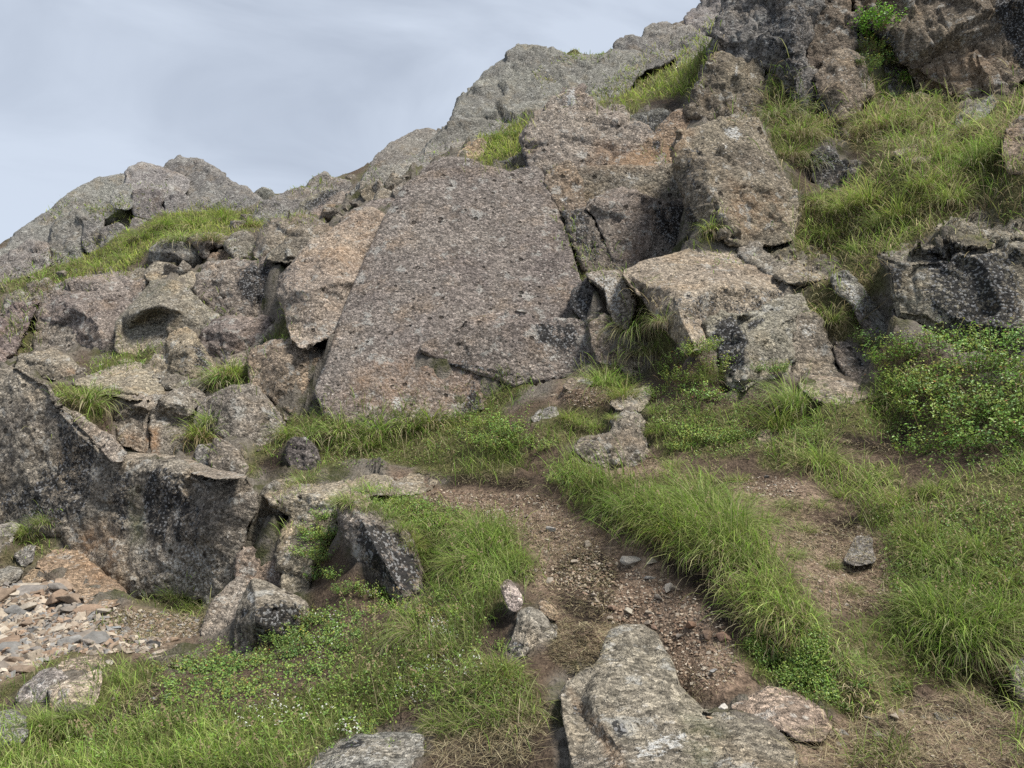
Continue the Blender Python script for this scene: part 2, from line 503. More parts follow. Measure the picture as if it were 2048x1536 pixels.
stain_shade('dark', 'H', '1395,600 1450,500 1470,700 1430,830 1385,830', 7, .4)
stain_shade('dark', 'I', '520,1410 600,1370 690,1360 640,1400 540,1440', 5, 1.0)
stain_shade('dark', 'I', '1520,800 1560,780 1640,830 1560,870', 6, .7)  # shade painted at the triangular boulder's lower left
stain_shade('dark', 'J', '710,1170 760,1160 800,1260 850,1290 800,1260 730,1210', 4, .8)
stain_shade('dark', 'J', '940,1250 1010,1290 1050,1400 960,1400', 10, .45)
stain_shade('dark', 'E', '30,470 190,470 330,435 640,440 690,440 640,500 490,600 380,610 270,565 200,610 120,700 0,560', 7, .42)  # brown lichen, plus painted shade on the pale block's front face
stain_shade('dark', 'B', '690,1335 760,1350 850,1390 930,1400 1010,1405 1120,1430 1250,1455 1250,1468 1120,1445 1000,1422 930,1418 850,1408 750,1368', 2.2, 1.0)  # crack painted as a dark line, with the shade of its gap
# white and grey crustose lichen
stain_shade('pale', 'F', '940,1300 1180,1240 1320,1330 1300,1500 1250,1650 1150,1600 1000,1500 920,1400', 14, .55)
stain_shade('pale', 'F', '990,990 1070,1010 1070,1200 1030,1250 1000,1100', 7, .75)
stain_shade('pale', 'F', '1560,1400 1620,1400 1600,1500 1540,1500', 8, .7)
stain_shade('pale', 'B', '770,1380 810,1375 815,1410 790,1425 765,1405', 2.5, .95)
stain_shade('pale', 'B', '840,1440 865,1445 855,1470 838,1460', 2.5, .85)
stain_shade('pale', 'B', '850,1380 880,1385 870,1415 850,1405', 2.5, .8)
stain_shade('pale', 'B', '1390,1160 1660,1170 1700,1330 1600,1430 1420,1380', 10, .5)
stain_shade('pale', 'B', '1690,880 1850,860 1900,960 1880,1150 1800,1080', 9, .7)
stain_shade('pale', 'B', '540,1580 600,1590 600,1680 540,1660', 5, .8)
stain_shade('pale', 'C', '405,170 440,150 450,270 380,275 385,210', 4, .85)
stain_shade('pale', 'C', '1305,395 1390,385 1425,440 1390,480 1310,440', 4, .85)
stain_shade('pale', 'C', '1310,480 1335,480 1335,525 1310,520', 3, .8)
stain_shade('pale', 'C', '350,800 400,795 395,840 350,835', 4, .9)
stain_shade('pale', 'C', '720,480 745,485 740,515 720,510', 2.5, .85)
stain_shade('pale', 'C', '740,655 765,655 770,700 745,690', 3, .9)
stain_shade('pale', 'C', '930,1000 1130,980 1100,1100 940,1140', 10, .5)
stain_shade('pale', 'D', '355,385 380,375 375,440 350,460', 3, .85)
stain_shade('pale', 'D', '480,130 540,120 540,170 490,175', 5, .7)
stain_shade('pale', 'D', '530,230 560,235 550,260 530,255', 3, 1.0)
stain_shade('pale', 'D', '660,330 760,300 740,480 690,520', 10, .5)
stain_shade('pale', 'E', '960,350 1060,430 1130,560 1150,660 1050,560', 6, .85)
stain_shade('pale', 'E', '740,640 840,620 860,690 800,760 740,740', 10, .6)
stain_shade('pale', 'E', '1170,220 1330,200 1300,280 1200,260', 8, .6)
stain_shade('pale', 'E', '1460,380 1560,360 1580,460 1500,520 1450,460', 10, .55)
stain_shade('pale', 'E', '1600,560 1720,620 1700,690 1580,580', 9, .55)
stain_shade('pale', 'E', '500,490 550,490 550,530 510,530', 3, .85)
stain_shade('pale', 'J', '1080,1400 1250,1330 1400,1300 1390,1420 1250,1480 1060,1500', 10, .72)
stain_shade('pale', 'J', '880,1400 1050,1450 1100,1536 900,1536', 12, .5)
stain_shade('pale', 'H', '1440,470 1490,520 1490,600 1450,560', 5, .9)
stain_shade('pale', 'H', '200,1000 330,980 380,1010 280,1150 140,1120', 10, .55)
stain_shade('pale', 'I', '400,1440 640,1360 1000,1350 1000,1400 700,1540 400,1536', 14, .5)
stain_shade('pale', 'I', '700,170 760,220 760,330 700,250', 6, .7)
stain_shade('pale', 'D', '380,20 520,20 640,200 620,340 500,280 400,200', 14, .42)
stain_shade('pale', 'D', '1300,200 1900,150 1900,500 1500,460', 30, .28)
stain_shade('pale', 'C', '200,250 400,200 560,340 500,600 250,560', 20, .3)
stain_shade('pale', 'F', '640,1290 900,1230 1180,1240 1330,1330 1300,1600 900,1560 700,1480', 20, .42)
# iron staining
stain_shade('rust', 'F', '430,1230 560,1150 700,1200 740,1350 700,1480 560,1500 470,1380', 16, .6)
stain_shade('rust', 'F', '850,600 930,600 930,760 850,740', 6, .9)
stain_shade('rust', 'F', '690,620 830,640 830,740 700,700', 9, .6)
stain_shade('rust', 'F', '340,260 420,250 480,300 420,320', 6, .7)
stain_shade('rust', 'B', '330,1400 640,1330 900,1400 1190,1500 1190,1600 900,1690 500,1690 200,1640', 22, .42)
stain_shade('rust', 'C', '560,480 900,520 1040,420 1150,350 1140,430 1040,560 900,630 480,640', 14, .55)
stain_shade('rust', 'C', '1330,700 1640,800 1680,960 1440,1030 1340,900', 16, .5)
stain_shade('rust', 'C', '800,1050 900,960 820,1180 720,1150', 14, .4)
stain_shade('rust', 'B', '100,620 330,520 470,520 380,830 250,900 120,860', 18, .35)
stain_shade('rust', 'D', '1360,380 1850,300 1900,480 1650,560 1430,440', 20, .35)
stain_shade('rust', 'J', '700,1080 760,1150 900,1300 1000,1450 1020,1536 950,1536 850,1320 720,1160', 10, .5)
stain_shade('moss', 'J', '1350,1230 1500,1230 1620,1350 1500,1536 1400,1536', 20, .35)
stain_shade('moss', 'A', '860,880 930,900 1010,930 960,990 830,1010', 20, .25)

def stain_shade_vals(P, kind):
    px, py, d = project(P)
    v = np.zeros(len(P))
    for poly, w, a in STAINS_SHADE[kind]:
        x0, y0 = poly.min(0) - 2 * w; x1, y1 = poly.max(0) + 2 * w
        m = (px > x0) & (px < x1) & (py > y0) & (py < y1)
        if m.any():
            v[m] = np.maximum(v[m], a * soft_in(px[m], py[m], poly, w))
    return v

# ------------------------------------------------------------------ rocks
TFOOT = []
TCTRL = []                                       # ground heights wanted under and behind the rocks
ROCKS = []; OUTL = []

def coarse_faces(P, edges):
    n = len(P)
    r = delaunay_2d_cdt([Vector(p) for p in P], edges, [], 1, 1e-4)
    return np.array([list(p) for p in r[0]]), [list(f) for f in r[2]], r[3]

def rock(name, label, cat, reg, outline, d, du=0.0, dv=0.3, th=None, tint='n', ridges=(), fr=1.0, nz=1.0, step=4.0,
         rnd=1.0, stri=0.0, pit=.4, ctrl=True, kind=None, group=None, gain=1.0, jit=1.0, emb=True):
    O = pts(outline, reg, 3)
    sd = len(ROCKS) + 11
    rg = np.random.default_rng(sd)
    cx, cy = O[:, 0].mean(), O[:, 1].mean()
    x, y = O[:, 0], O[:, 1]
    area = abs(0.5 * np.sum(x * np.roll(y, -1) - y * np.roll(x, -1)))
    size_px = math.sqrt(area)
    size = size_px * d / FPX
    if th is None:
        th = 0.7 * size
    plane = lambda px, py: d + du * (px - cx) / 100 + dv * (cy - py) / 100
    # coarse depth field
    CP = [list(p) for p in O]; CE = [(i, (i + 1) % len(O)) for i in range(len(O))]
    for r in ridges:
        q = pts(r, reg, 3); s0 = len(CP)
        CP += [list(p) for p in q]
        CE += [(s0 + i, s0 + i + 1) for i in range(len(q) - 1)]
    CP = np.array(CP)
    cv, cf, co = coarse_faces(CP[:, :2], CE)
    cd = np.zeros(len(cv))
    for i, src in enumerate(co):
        if src: cd[i] = CP[src[0], 2]
    tris = []
    for f in cf:
        for k in range(1, len(f) - 1): tris.append((f[0], f[k], f[k + 1]))
    tris = np.array(tris)
    # fine outline
    st = step
    segs = []
    OO = O[:, :2]
    for i in range(len(OO)):
        a, b = OO[i], OO[(i + 1) % len(OO)]
        L = np.linalg.norm(b - a); k = max(1, int(round(L / st)))
        t = np.arange(k)[:, None] / k
        segs.append(a + (b - a) * t)
    B = np.concatenate(segs)
    nb = len(B)
    for _ in range(2):                            # take the sharpness off the drawn corners
        B = 0.5 * B + 0.25 * (np.roll(B, 1, 0) + np.roll(B, -1, 0))
    per = nb * st
    tn = np.roll(B, -1, 0) - np.roll(B, 1, 0)
    nn = np.stack([tn[:, 1], -tn[:, 0]], 1); nn /= np.maximum(np.linalg.norm(nn, axis=1, keepdims=True), 1e-6)
    q = np.c_[B / 60.0, np.full(nb, sd * 3.1)]
    jn = fbm(q, 1.0, 5, sd, .62)
    orient = np.sign(np.sum(B[:, 0] * np.roll(B[:, 1], -1) - B[:, 1] * np.roll(B[:, 0], -1)))
    nn = nn * orient
    grow = min(4.5, .022 * size_px) + np.clip(nn[:, 1], 0, 1) ** 2 * (min(10.0, .05 * size_px) if d < 13 else 24) * (1 if emb else 0)
    B = B + nn * grow[:, None]
    B = B + nn * (jn * min(2.6, 0.014 * size_px + .5) * jit)[:, None]
    # grid inside
    x0, y0 = B.min(0); x1, y1 = B.max(0)
    gx, gy = np.meshgrid(np.arange(x0, x1, st), np.arange(y0, y1, st * .866))
    gx = gx + (np.arange(gx.shape[0])[:, None] % 2) * st * .5
    g = np.c_[gx.ravel(), gy.ravel()] + rg.uniform(-.22, .22, (gx.size, 2)) * st
    m = in_poly(g[:, 0], g[:, 1], B); g = g[m]
    dist = seg_dist(g[:, 0], g[:, 1], B[::2] if nb > 60 else B)
    g = g[dist > st * .55]
    V2 = np.r_[B, g]
    r = delaunay_2d_cdt([Vector(p) for p in V2], [(i, (i + 1) % nb) for i in range(nb)], [], 1, 1e-5)
    V2 = np.array([list(p) for p in r[0]])
    T = []
    for f in r[2]:
        for k in range(1, len(f) - 1): T.append((f[0], f[k], f[k + 1]))
    T = np.array(T)
    # orientation: clockwise in the picture's y-down axes -> towards the camera
    a2 = np.cross(V2[T[:, 1]] - V2[T[:, 0]], V2[T[:, 2]] - V2[T[:, 0]])
    T[a2 > 0] = T[a2 > 0][:, [0, 2, 1]]
    # depth
    n = len(V2)
    bd = np.full(n, -1e9); dep = np.zeros(n)
    for t in tris:
        A, Bb, C = cv[t[0]], cv[t[1]], cv[t[2]]
        det = (Bb[1] - C[1]) * (A[0] - C[0]) + (C[0] - Bb[0]) * (A[1] - C[1])
        if abs(det) < 1e-6: continue
        w0 = ((Bb[1] - C[1]) * (V2[:, 0] - C[0]) + (C[0] - Bb[0]) * (V2[:, 1] - C[1])) / det
        w1 = ((C[1] - A[1]) * (V2[:, 0] - C[0]) + (A[0] - C[0]) * (V2[:, 1] - C[1])) / det
        w2 = 1 - w0 - w1
        mn = np.minimum(np.minimum(w0, w1), w2)
        better = mn > bd
        dep = np.where(better, w0 * cd[t[0]] + w1 * cd[t[1]] + w2 * cd[t[2]], dep)
        bd = np.where(better, mn, bd)
    Rpx = min(0.05 * size_px, 13) * rnd
    bdist = seg_dist(V2[:, 0], V2[:, 1], B[::2] if nb > 60 else B)
    tt = np.clip(bdist / max(Rpx, 1e-3), 0, 1)
    E = np.unique(np.sort(np.r_[T[:, [0, 1]], T[:, [1, 2]], T[:, [2, 0]]], 1), axis=0)
    dep = laplace(dep, E, 1)
    dep = dep + (1 - np.sqrt(np.maximum(1 - (1 - tt) ** 2, 0))) * Rpx * d / FPX * .9
    D = plane(V2[:, 0], V2[:, 1]) + dep
    P = at(V2[:, 0], V2[:, 1], D)
    # closing sides and back
    ec = {}
    for t in T:
        for a, b in ((t[0], t[1]), (t[1], t[2]), (t[2], t[0])): ec[(a, b)] = 1
    nxt = {a: b for (a, b) in ec if (b, a) not in ec}
    s0 = next(iter(nxt)); loop = [s0]; c = nxt[s0]
    while c != s0 and len(loop) <= len(nxt):
        loop.append(c); c = nxt.get(c, s0)
    loop = np.array(loop); nl = len(loop)
    K = int(np.clip(th / max(3 * st * d / FPX, 1e-3), 3, 9))
    c2 = V2[loop].mean(0)
    allP = [P]; off = len(P); prev = loop; Tn = [T]
    for k in range(1, K + 1):
        f = k / K
        sh = 1 - 0.13 * f ** 1.6 - (0.0 if k < K else .1)
        q2 = c2 + (V2[loop] - c2) * sh
        Pk = at(q2[:, 0], q2[:, 1], D[loop] + th * f)
        cur = off + np.arange(nl); off += nl
        allP.append(Pk)
        pn = np.roll(prev, -1); cn = np.roll(cur, -1)
        Tn.append(np.c_[pn, prev, cur]); Tn.append(np.c_[pn, cur, cn])
        prev = cur
    allP.append(at(c2[0:1], c2[1:2], D[loop].mean() + th * 1.05)); ci = off
    Tn.append(np.c_[np.roll(prev, -1), prev, np.full(nl, ci)])
    P = np.concatenate(allP); T = np.concatenate(Tn)
    nfront = n
    # rock relief: fractured facets, lumps, small roughness
    N = normals(P, T)
    px_m = d / FPX                                # metres per photograph pixel
    disp = np.zeros(len(P))
    Wp = P + .16 * size * np.stack([fbm(P, 2.0 / size, 3, sd + 5), fbm(P, 2.0 / size, 3, sd + 6), np.zeros(len(P))], 1)
    if fr > 0:
        v, e = facets(Wp * np.array([1, 1, rg.uniform(.7, 1.3)]), 1.9 / size, sd)
        disp += fr * .060 * size * v
        v, e = facets(Wp, 4.2 / size, sd + 20)
        disp += fr * .024 * size * v - fr * .012 * size * np.clip(1 - e / .09, 0, 1)
        cb = P[:nfront].mean(0)
        for _ in range(int(rg.integers(1, 4)) + int(fr > 1.3) * 2):          # joints: thin cracks running right through
            nrm = rg.normal(0, 1, 3) * np.array([1, .4, .8]); nrm /= np.linalg.norm(nrm)
            q = (Wp - cb) @ nrm - rg.uniform(-.35, .35) * size + .02 * size * fbm(P, 5 / size, 3, sd + 60)
            wd = max(2.2 * px_m, .006 * size)
            stp = np.clip(q / (2 * wd), -1, 1) * rg.normal(0, .014) * size
            disp += fr * stp - min(fr, 1.2) * 3.2 * px_m * np.clip(1 - np.abs(q) / wd, 0, 1)
    v, e = facets(P + .3 * (Wp - P), 1 / (26 * px_m), sd + 31)
    disp += nz * 1.15 * px_m * v
    v, e = facets(P, 1 / (11 * px_m), sd + 41)
    disp += nz * .7 * px_m * v
    if stri > 0:                                  # upright ribs and grooves
        Q = P * np.array([1, 1, .16])
        disp += stri * (.020 * size * fbm(Q, 9 / size, 3, sd + 51) - .016 * size * np.clip((.10 - np.abs(fbm(Q, 6 / size, 3, sd + 52))) / .10, 0, 1))
    disp += nz * size * .010 * fbm(P, 1.6 / size, 3, sd)
    disp += nz * min(.012 * size, .022) * fbm(P, 3.2, 4, sd + 3, .6)
    disp += nz * .6 * px_m * fbm(P, 0.16 / px_m, 3, sd + 7, .6)
    P = P + N * disp[:, None]
    base = P[P[:, 2] < P[:, 2].min() + .1 * np.ptp(P[:, 2])].mean(0)
    me = mesh_from(name, P - base, T, ROCK)
    for kd in STAINS_SHADE:
        v = stain_shade_vals(P, kd)
        v[nfront:] *= .6
        attr(me, kd, v)
    o = link(name, me)
    o.location = base
    tcol = np.array(TINT[tint]) * gain * rg.uniform(.93, 1.07) * rg.uniform(.97, 1.03, 3)
    o.color = (*tcol, pit)
    tag(o, label, cat, group, kind or 'thing')
    ROCKS.append(o); OUTL.append(B)
    if ctrl and d < 13:
        dn = np.where(nn[:, 1] > .7)[0][::max(1, int(18 / st))]
        for i in dn:
            TFOOT.append(at(B[i, 0], B[i, 1] - 2, plane(B[i, 0], B[i, 1]) + .5 * Rpx * px_m))
    if ctrl:
        y0, y1 = O[:, 1].min(), O[:, 1].max()
        for i in range(len(O)):
            px, py = O[i, :2]
            f = (y1 - py) / max(y1 - y0, 1)
            qx, qy = c2 + (np.array([px, py]) - c2) * .85
            zz = at(qx, qy, plane(px, py) + .03 * size + th * (.10 + .30 * f))
            if d > 13: zz[2] -= .25 + .02 * d
            TCTRL.append(zz)
    return o
# ---- far crags on the skyline
CR = 'rock outcrop'
rock('crag', 'long rounded grey crag dome falling away down the far skyline', CR, 'A', '-180,900 -160,800 0,748 50,730 75,650 200,560 290,500 390,415 480,360 590,312 740,287 770,330 790,390 740,470 640,520 540,560 500,640 380,740 290,800 180,850 60,905 0,900', 20.6, .5, 1.3, 3.5, 'g', fr=.5, nz=.6)
rock('crag', 'pale smooth hump of rock in the middle of the far crag', CR, 'A', '738,330 745,268 800,235 840,225 930,258 1060,290 1110,340 1085,400 1130,490 960,500 945,420 880,375 800,375 755,360', 20.0, .3, 1.8, 3, 'g', gain=1.12)
rock('crag', 'dark peaked knob of rough rock at the top of the far crag', CR, 'A', '965,262 985,225 1030,210 1040,185 1100,203 1160,205 1240,250 1350,330 1450,370 1540,445 1490,520 1250,500 1130,495 1085,400 1110,340 1060,290', 20.4, -.3, 1.6, 3, 'g', fr=.8, nz=.7, gain=.9)
rock('rock_block', 'squarish dark block set in the notch under the pale hump', CR, 'A', '770,400 780,380 830,373 920,380 950,400 945,480 890,495 790,470', 19.2, 0, .8, 1, 'g', gain=.85)
rock('rock_block', 'grey wedge block leaning below the peaked knob', CR, 'A', '955,430 1020,385 1080,400 1130,490 1110,520 970,515', 19.1, 0, 1.2, 1, 'g')
rock('rock_block', 'pale low boulder lying on the shoulder of the far crag', CR, 'A', '660,380 720,345 780,360 795,395 740,430 670,420', 19.4, 0, 1.3, .8, 'g', gain=1.15)
rock('rock_block', 'tall rounded buttress at the foot of the far crag', CR, 'A', '275,690 290,600 350,540 440,480 490,540 488,690 470,755 380,765 300,765', 18.6, 0, .7, 1.6, 'g')
rock('rock_block', 'narrow upright block beside the rounded buttress', CR, 'A', '498,560 560,520 612,530 605,620 575,670 520,690 490,650', 18.6, 0, .7, 1.2, 'g', gain=1.1)
rock('rock_block', 'low dark block under the grassy shelf of the far crag', CR, 'A', '580,610 690,570 740,600 748,660 600,690', 18.4, 0, .6, 1, 'g', gain=.85)
rock('rock_block', 'small grey block at the edge of the grassy shelf', CR, 'A', '755,580 790,535 865,560 850,620 820,660 745,670', 18.2, 0, .6, .9, 'g')
rock('rock_slab', 'sloping grey slab where the far crag meets the grass', CR, 'A', '-100,860 0,780 100,720 170,680 280,700 290,770 180,870 60,930 -90,930', 18.0, 0, 1.0, 1.4, 'g')
rock('boulder', 'small pointed boulder alone on the low skyline', 'boulder', 'A', '1480,400 1530,360 1580,375 1615,412 1540,435 1490,420', 23.5, 0, .6, 1, 'g', gain=.85)
rock('crag', 'knobbly grassy rock hump on the skyline', CR, 'A', '1780,400 1800,330 1840,300 1895,272 1940,300 1990,305 2060,330 2060,420 1950,410 1880,420 1830,440', 22.5, 0, 1.2, 2, 'g')
rock('rock_slab', 'smooth grey slab below the low skyline', CR, 'A', '1580,440 1640,410 1720,375 1825,368 1835,430 1750,470 1640,480', 18.8, 0, 1.6, 1.2, 'g')
rock('boulder', 'triangular grey boulder right of the bright grass mound', 'boulder', 'A', '1480,515 1530,455 1600,428 1650,460 1720,515 1700,545 1590,530', 16.6, 0, .8, 1.2, 'g')
rock('rock_slab', 'black streaked slab tilted on the rocky slope', CR, 'A', '1735,500 1800,420 1930,368 2010,385 1900,480 1830,535 1785,520', 15.8, 0, 1.2, 1, 'n')
rock('boulder', 'angular grey boulder behind the orange block', 'boulder', 'A', '1790,535 1870,450 1960,400 2060,385 2060,480 1990,490 1900,500 1870,560 1830,560', 14.8, 0, .9, 1.2, 'n')
rock('rock_block', 'small orange block wedged between grey boulders', 'boulder', 'A', '1885,500 1890,475 1960,463 2035,465 2025,510 1960,560 1900,560', 14.3, 0, .7, .6, 'o', gain=.9)
rock('boulder', 'rough boulder touching the left edge of the tall slab top', 'boulder', 'A', '1880,600 1960,540 2060,450 2060,540 2000,610 1930,650', 13.6, 0, .9, 1, 'n')
rock('crag', 'smooth rounded grey dome on the skyline left of the big crag', CR, 'M', '80,900 100,862 140,790 200,740 330,672 400,662 450,680 420,760 340,810 250,860 190,900 110,930', 21.5, .4, 1.6, 3, 'g', fr=.5)
rock('crag', 'big rough grey crag filling the middle of the skyline', CR, 'M', '525,620 530,560 560,510 620,460 650,430 690,380 740,340 800,310 810,280 870,245 950,250 1000,260 1040,248 1085,270 1120,300 1200,285 1300,285 1340,255 1480,270 1510,310 1450,370 1390,450 1340,500 1240,530 1180,560 1100,590 1000,600 900,640 780,670 700,690 600,720 520,690', 20.5, .2, 1.5, 4, 'g', fr=1.0, nz=1.0)
rock('crag', 'dark sloping rib under the big skyline crag', CR, 'M', '330,820 430,700 520,630 640,610 780,620 720,690 640,740 560,760 470,790 410,830', 18.2, .2, 1.3, 2, 'g', gain=.85)
rock('crag', 'blocky dark rocks stepped along the skyline above the grass', CR, 'M', '1350,260 1370,205 1440,180 1500,200 1570,235 1590,280 1480,310 1380,300', 24.0, 0, 1.2, 2, 'g', fr=1.3, gain=.85)
rock('crag', 'jagged rock ridge high on the skyline', CR, 'M', '1490,200 1515,145 1540,130 1620,118 1660,140 1700,128 1760,150 1810,190 1700,230 1600,270 1550,260', 25.5, 0, 1.2, 2, 'g', fr=1.3)
rock('crag', 'topmost pile of broken rocks on the skyline beside the cliff', CR, 'M', '1718,120 1722,85 1760,60 1790,30 1800,-10 1820,-80 1960,-80 1960,150 1840,170 1780,180 1730,150', 27.0, 0, 1.2, 2.5, 'g', fr=1.4)
rock('rock_slab', 'pale slab lying in the upper grass below the cliff', CR, 'M', '1680,300 1760,220 1870,170 1880,220 1760,280 1700,320', 16.8, 0, 1.6, 1, 'g')
rock('rock_slab', 'smooth grey slabs sloping down behind the tall slab', CR, 'M', '-20,1010 30,950 60,920 150,865 260,835 330,790 400,765 470,745 580,735 600,800 480,860 400,900 330,960 200,1000 60,1040', 15.6, .1, 1.8, 2, 'g', fr=1.4)
rock('boulder', 'rusty boulder beside the small bright green bank', 'boulder', 'M', '545,815 560,785 600,738 680,698 700,730 690,790 620,830 560,840', 12.6, 0, .8, 1, 'o')
rock('boulder', 'brown boulder top left in the rubble behind the tall slab', 'boulder', 'B', '350,400 360,385 430,345 520,370 550,410 500,445 440,455 370,430', 12.2, 0, .7, .8, 'b', gain=1.1)
rock('boulder', 'pointed grey boulder on top of the rubble behind the tall slab', 'boulder', 'B', '490,360 500,330 540,282 590,290 635,330 620,370 560,390', 12.3, 0, .6, .7, 'n')
rock('boulder', 'angular grey stone in the middle of the rubble pile', 'boulder', 'B', '425,440 470,370 540,385 565,430 500,455', 11.8, 0, .6, .6, 'n', gain=1.1)
rock('boulder', 'stone tucked against the upper shoulder of the tall slab', 'boulder', 'B', '535,380 600,335 625,360 600,430 555,440', 11.6, 0, .6, .6, 'n', gain=.9)
rock('rock_slab', 'purplish flat slab capping the tan leaning block', 'rock slab', 'B', '365,500 400,455 550,428 580,445 555,500 450,520', 11.2, 0, 1.0, .7, 'p')
rock('boulder', 'long narrow boulder left of the purplish slab', 'boulder', 'B', '230,600 240,550 300,500 380,468 460,500 400,540 290,600', 11.4, 0, .9, .8, 'n')
rock('rock_slab', 'grey slab above the rubble pile at the skyline foot', CR, 'B', '350,350 370,290 430,252 480,258 530,295 480,345 400,365', 14.6, 0, 1.2, 1, 'g')

# ---- boulder field, middle left
BO = 'boulder'
rock('boulder', 'flat topped greenish grey boulder resting under the grass mound', BO, 'A', '865,760 880,710 950,680 1060,663 1130,678 1168,720 1175,800 1130,840 1060,820 950,800 880,800', 12.3, 0, .4, 1.2, 'g', ['880,740,-.05 1000,745,-.25 1080,790,-.25 1165,760,-.05'])
rock('boulder', 'tilted blocky boulder beside the flat topped greenish one', BO, 'A', '1100,660 1150,635 1260,630 1342,655 1315,705 1235,720 1215,775 1185,770 1130,690', 12.2, 0, .5, .9, 'n', ['1120,670,0 1200,690,-.2 1320,680,0'])
rock('boulder', 'small rounded boulder in the dark gap under the tilted block', BO, 'A', '1208,790 1225,755 1270,742 1350,750 1390,790 1250,815', 11.9, 0, .6, .7, 'b', gain=1.1)
rock('boulder', 'speckled grey boulder left of the pyramid shaped boulder', BO, 'A', '1315,700 1380,630 1440,618 1480,650 1520,700 1500,750 1390,790 1350,750', 11.7, 0, .7, .9, 'n')
rock('boulder', 'big pyramid shaped boulder with a cut front edge', BO, 'A', '1475,740 1510,640 1590,538 1690,560 1750,528 1800,535 1880,580 1945,620 1890,680 1840,690 1690,690 1560,775 1490,780', 11.2, 0, .8, 1.4, 'n', ['1590,540,0 1560,650,-.25 1540,770,-.1', '1600,560,-.05 1750,620,-.15 1900,630,0'])
rock('boulder', 'mossy grey boulder at the foot of the pyramid boulder', BO, 'A', '1550,775 1690,668 1830,663 1845,705 1790,775 1700,790 1620,795', 10.5, 0, .5, .8, 'n', ['1690,670,0 1680,770,-.18'], gain=.9)
rock('rock_block', 'wide block with a black lichen patch behind the tan block', BO, 'A', '1138,940 1175,860 1200,812 1300,795 1500,790 1560,772 1650,800 1760,775 1720,860 1650,900 1610,980 1590,1060 1565,1150 1480,1150 1330,1120 1230,1100 1140,980', 10.5, 0, .35, 1.6, 'n', ['1190,850,0 1330,860,-.12 1500,850,-.12 1680,830,0'])
rock('rock_slab', 'pale slanting slab under the flat topped boulder', BO, 'A', '840,870 890,808 960,803 1080,850 1180,870 1140,960 1050,950 940,920 860,900', 11.3, 0, 1.2, .9, 'n', gain=1.12)
rock('boulder', 'rough low boulder at the edge of the left grass slope', BO, 'A', '530,920 570,850 620,838 690,880 850,838 870,895 800,940 700,920 600,930', 12.0, 0, .9, 1, 'n')
rock('boulder', 'broad purplish grey boulder at the left of the boulder field', BO, 'A', '225,1080 235,1040 300,980 380,930 480,903 560,893 700,888 800,930 855,915 840,1000 800,1070 745,1110 705,1170 645,1350 580,1350 540,1310 460,1260 420,1210 330,1160 230,1110', 10.9, -.05, .75, 2.2, 'p', ['290,1010,0 420,1060,-.25 560,1150,-.35 600,1250,-.2', '700,900,.1 620,1010,-.15 560,1150,-.35'], gain=1.08)
rock('boulder', 'grey lower flank block under the broad purplish boulder', BO, 'A', '190,1230 200,1160 220,1090 245,1050 330,1140 440,1195 465,1260 435,1350 380,1350 200,1340', 10.6, 0, .5, 1.2, 'n')
rock('boulder', 'large rounded boulder with a dark hollowed underside', BO, 'A', '675,1300 690,1160 740,1100 830,980 870,930 940,903 1010,913 1080,940 1150,1010 1205,1060 1275,1130 1300,1190 1200,1230 1090,1210 1000,1220 955,1310 800,1345 700,1320', 10.0, 0, .45, 1.8, 'n', ['720,1140,0 820,1090,-.32 930,1062,-.34 1010,1085,-.30 1100,1110,-.12 1270,1170,0', '760,1190,.15 880,1130,.16 990,1110,.1', '1010,1090,-.2 960,1280,-.05'], fr=.5, gain=1.05)
rock('boulder', 'purple tinged boulder below the wide black patched block', BO, 'A', '1160,1270 1180,1200 1250,1150 1340,1122 1480,1140 1575,1128 1590,1175 1505,1290 1445,1350 1330,1395 1250,1410 1200,1350', 9.3, 0, .4, 1.3, 'p', ['1200,1210,0 1330,1200,-.2 1560,1170,0'], gain=.92)
rock('boulder', 'brown pointed boulder with a shaded right side', BO, 'A', '870,1400 950,1300 1020,1210 1080,1193 1140,1230 1165,1290 1245,1410 1255,1460 1150,1500 1000,1480 880,1440', 9.0, 0, .45, 1.1, 'b', ['1080,1195,0 1110,1330,-.25 1120,1490,-.1'], gain=1.1)
rock('rock_slab', 'pale narrow slab slanting down from the tan block', BO, 'A', '1310,1420 1330,1368 1450,1328 1500,1278 1590,1168 1650,1150 1610,1250 1510,1310 1460,1390 1340,1440', 8.8, 0, .8, .7, 'w', gain=.85)
rock('boulder', 'low weathered boulder behind the tall left wedge', BO, 'F', '80,260 110,178 280,158 330,148 400,200 490,290 420,330 320,320 220,290', 9.1, 0, .7, 1, 'n', ['120,185,0 300,230,-.15 470,290,0'])
rock('rock_slab', 'pale flat lying slab cracked across above the split block', 'rock slab', 'F', '420,335 430,318 560,278 730,233 790,218 850,238 920,330 960,395 880,425 750,418 600,380 480,350', 8.4, 0, 1.6, .8, 'w', ['470,340,-.1 600,365,-.2 750,400,-.24 900,410,-.1'], gain=.88)
rock('rock_block', 'left half of the split block with a dusty flat top', 'rock block', 'F', '662,455 700,418 780,423 880,415 985,403 872,508 862,745 700,700 680,560', 7.6, 0, .35, 1.1, 'n', ['665,455,0 770,465,-.16 870,505,-.2'], gain=1.1)
rock('rock_block', 'right half of the split block with seep stains', 'rock block', 'F', '874,512 985,403 1100,373 1205,405 1185,450 1145,480 1115,570 1095,700 1075,780 940,770 882,745', 7.55, .12, .35, 1.1, 'n', ['874,512,-.1 960,450,-.16 1010,415,-.1', '1060,400,0 1090,470,-.15'], gain=1.0)
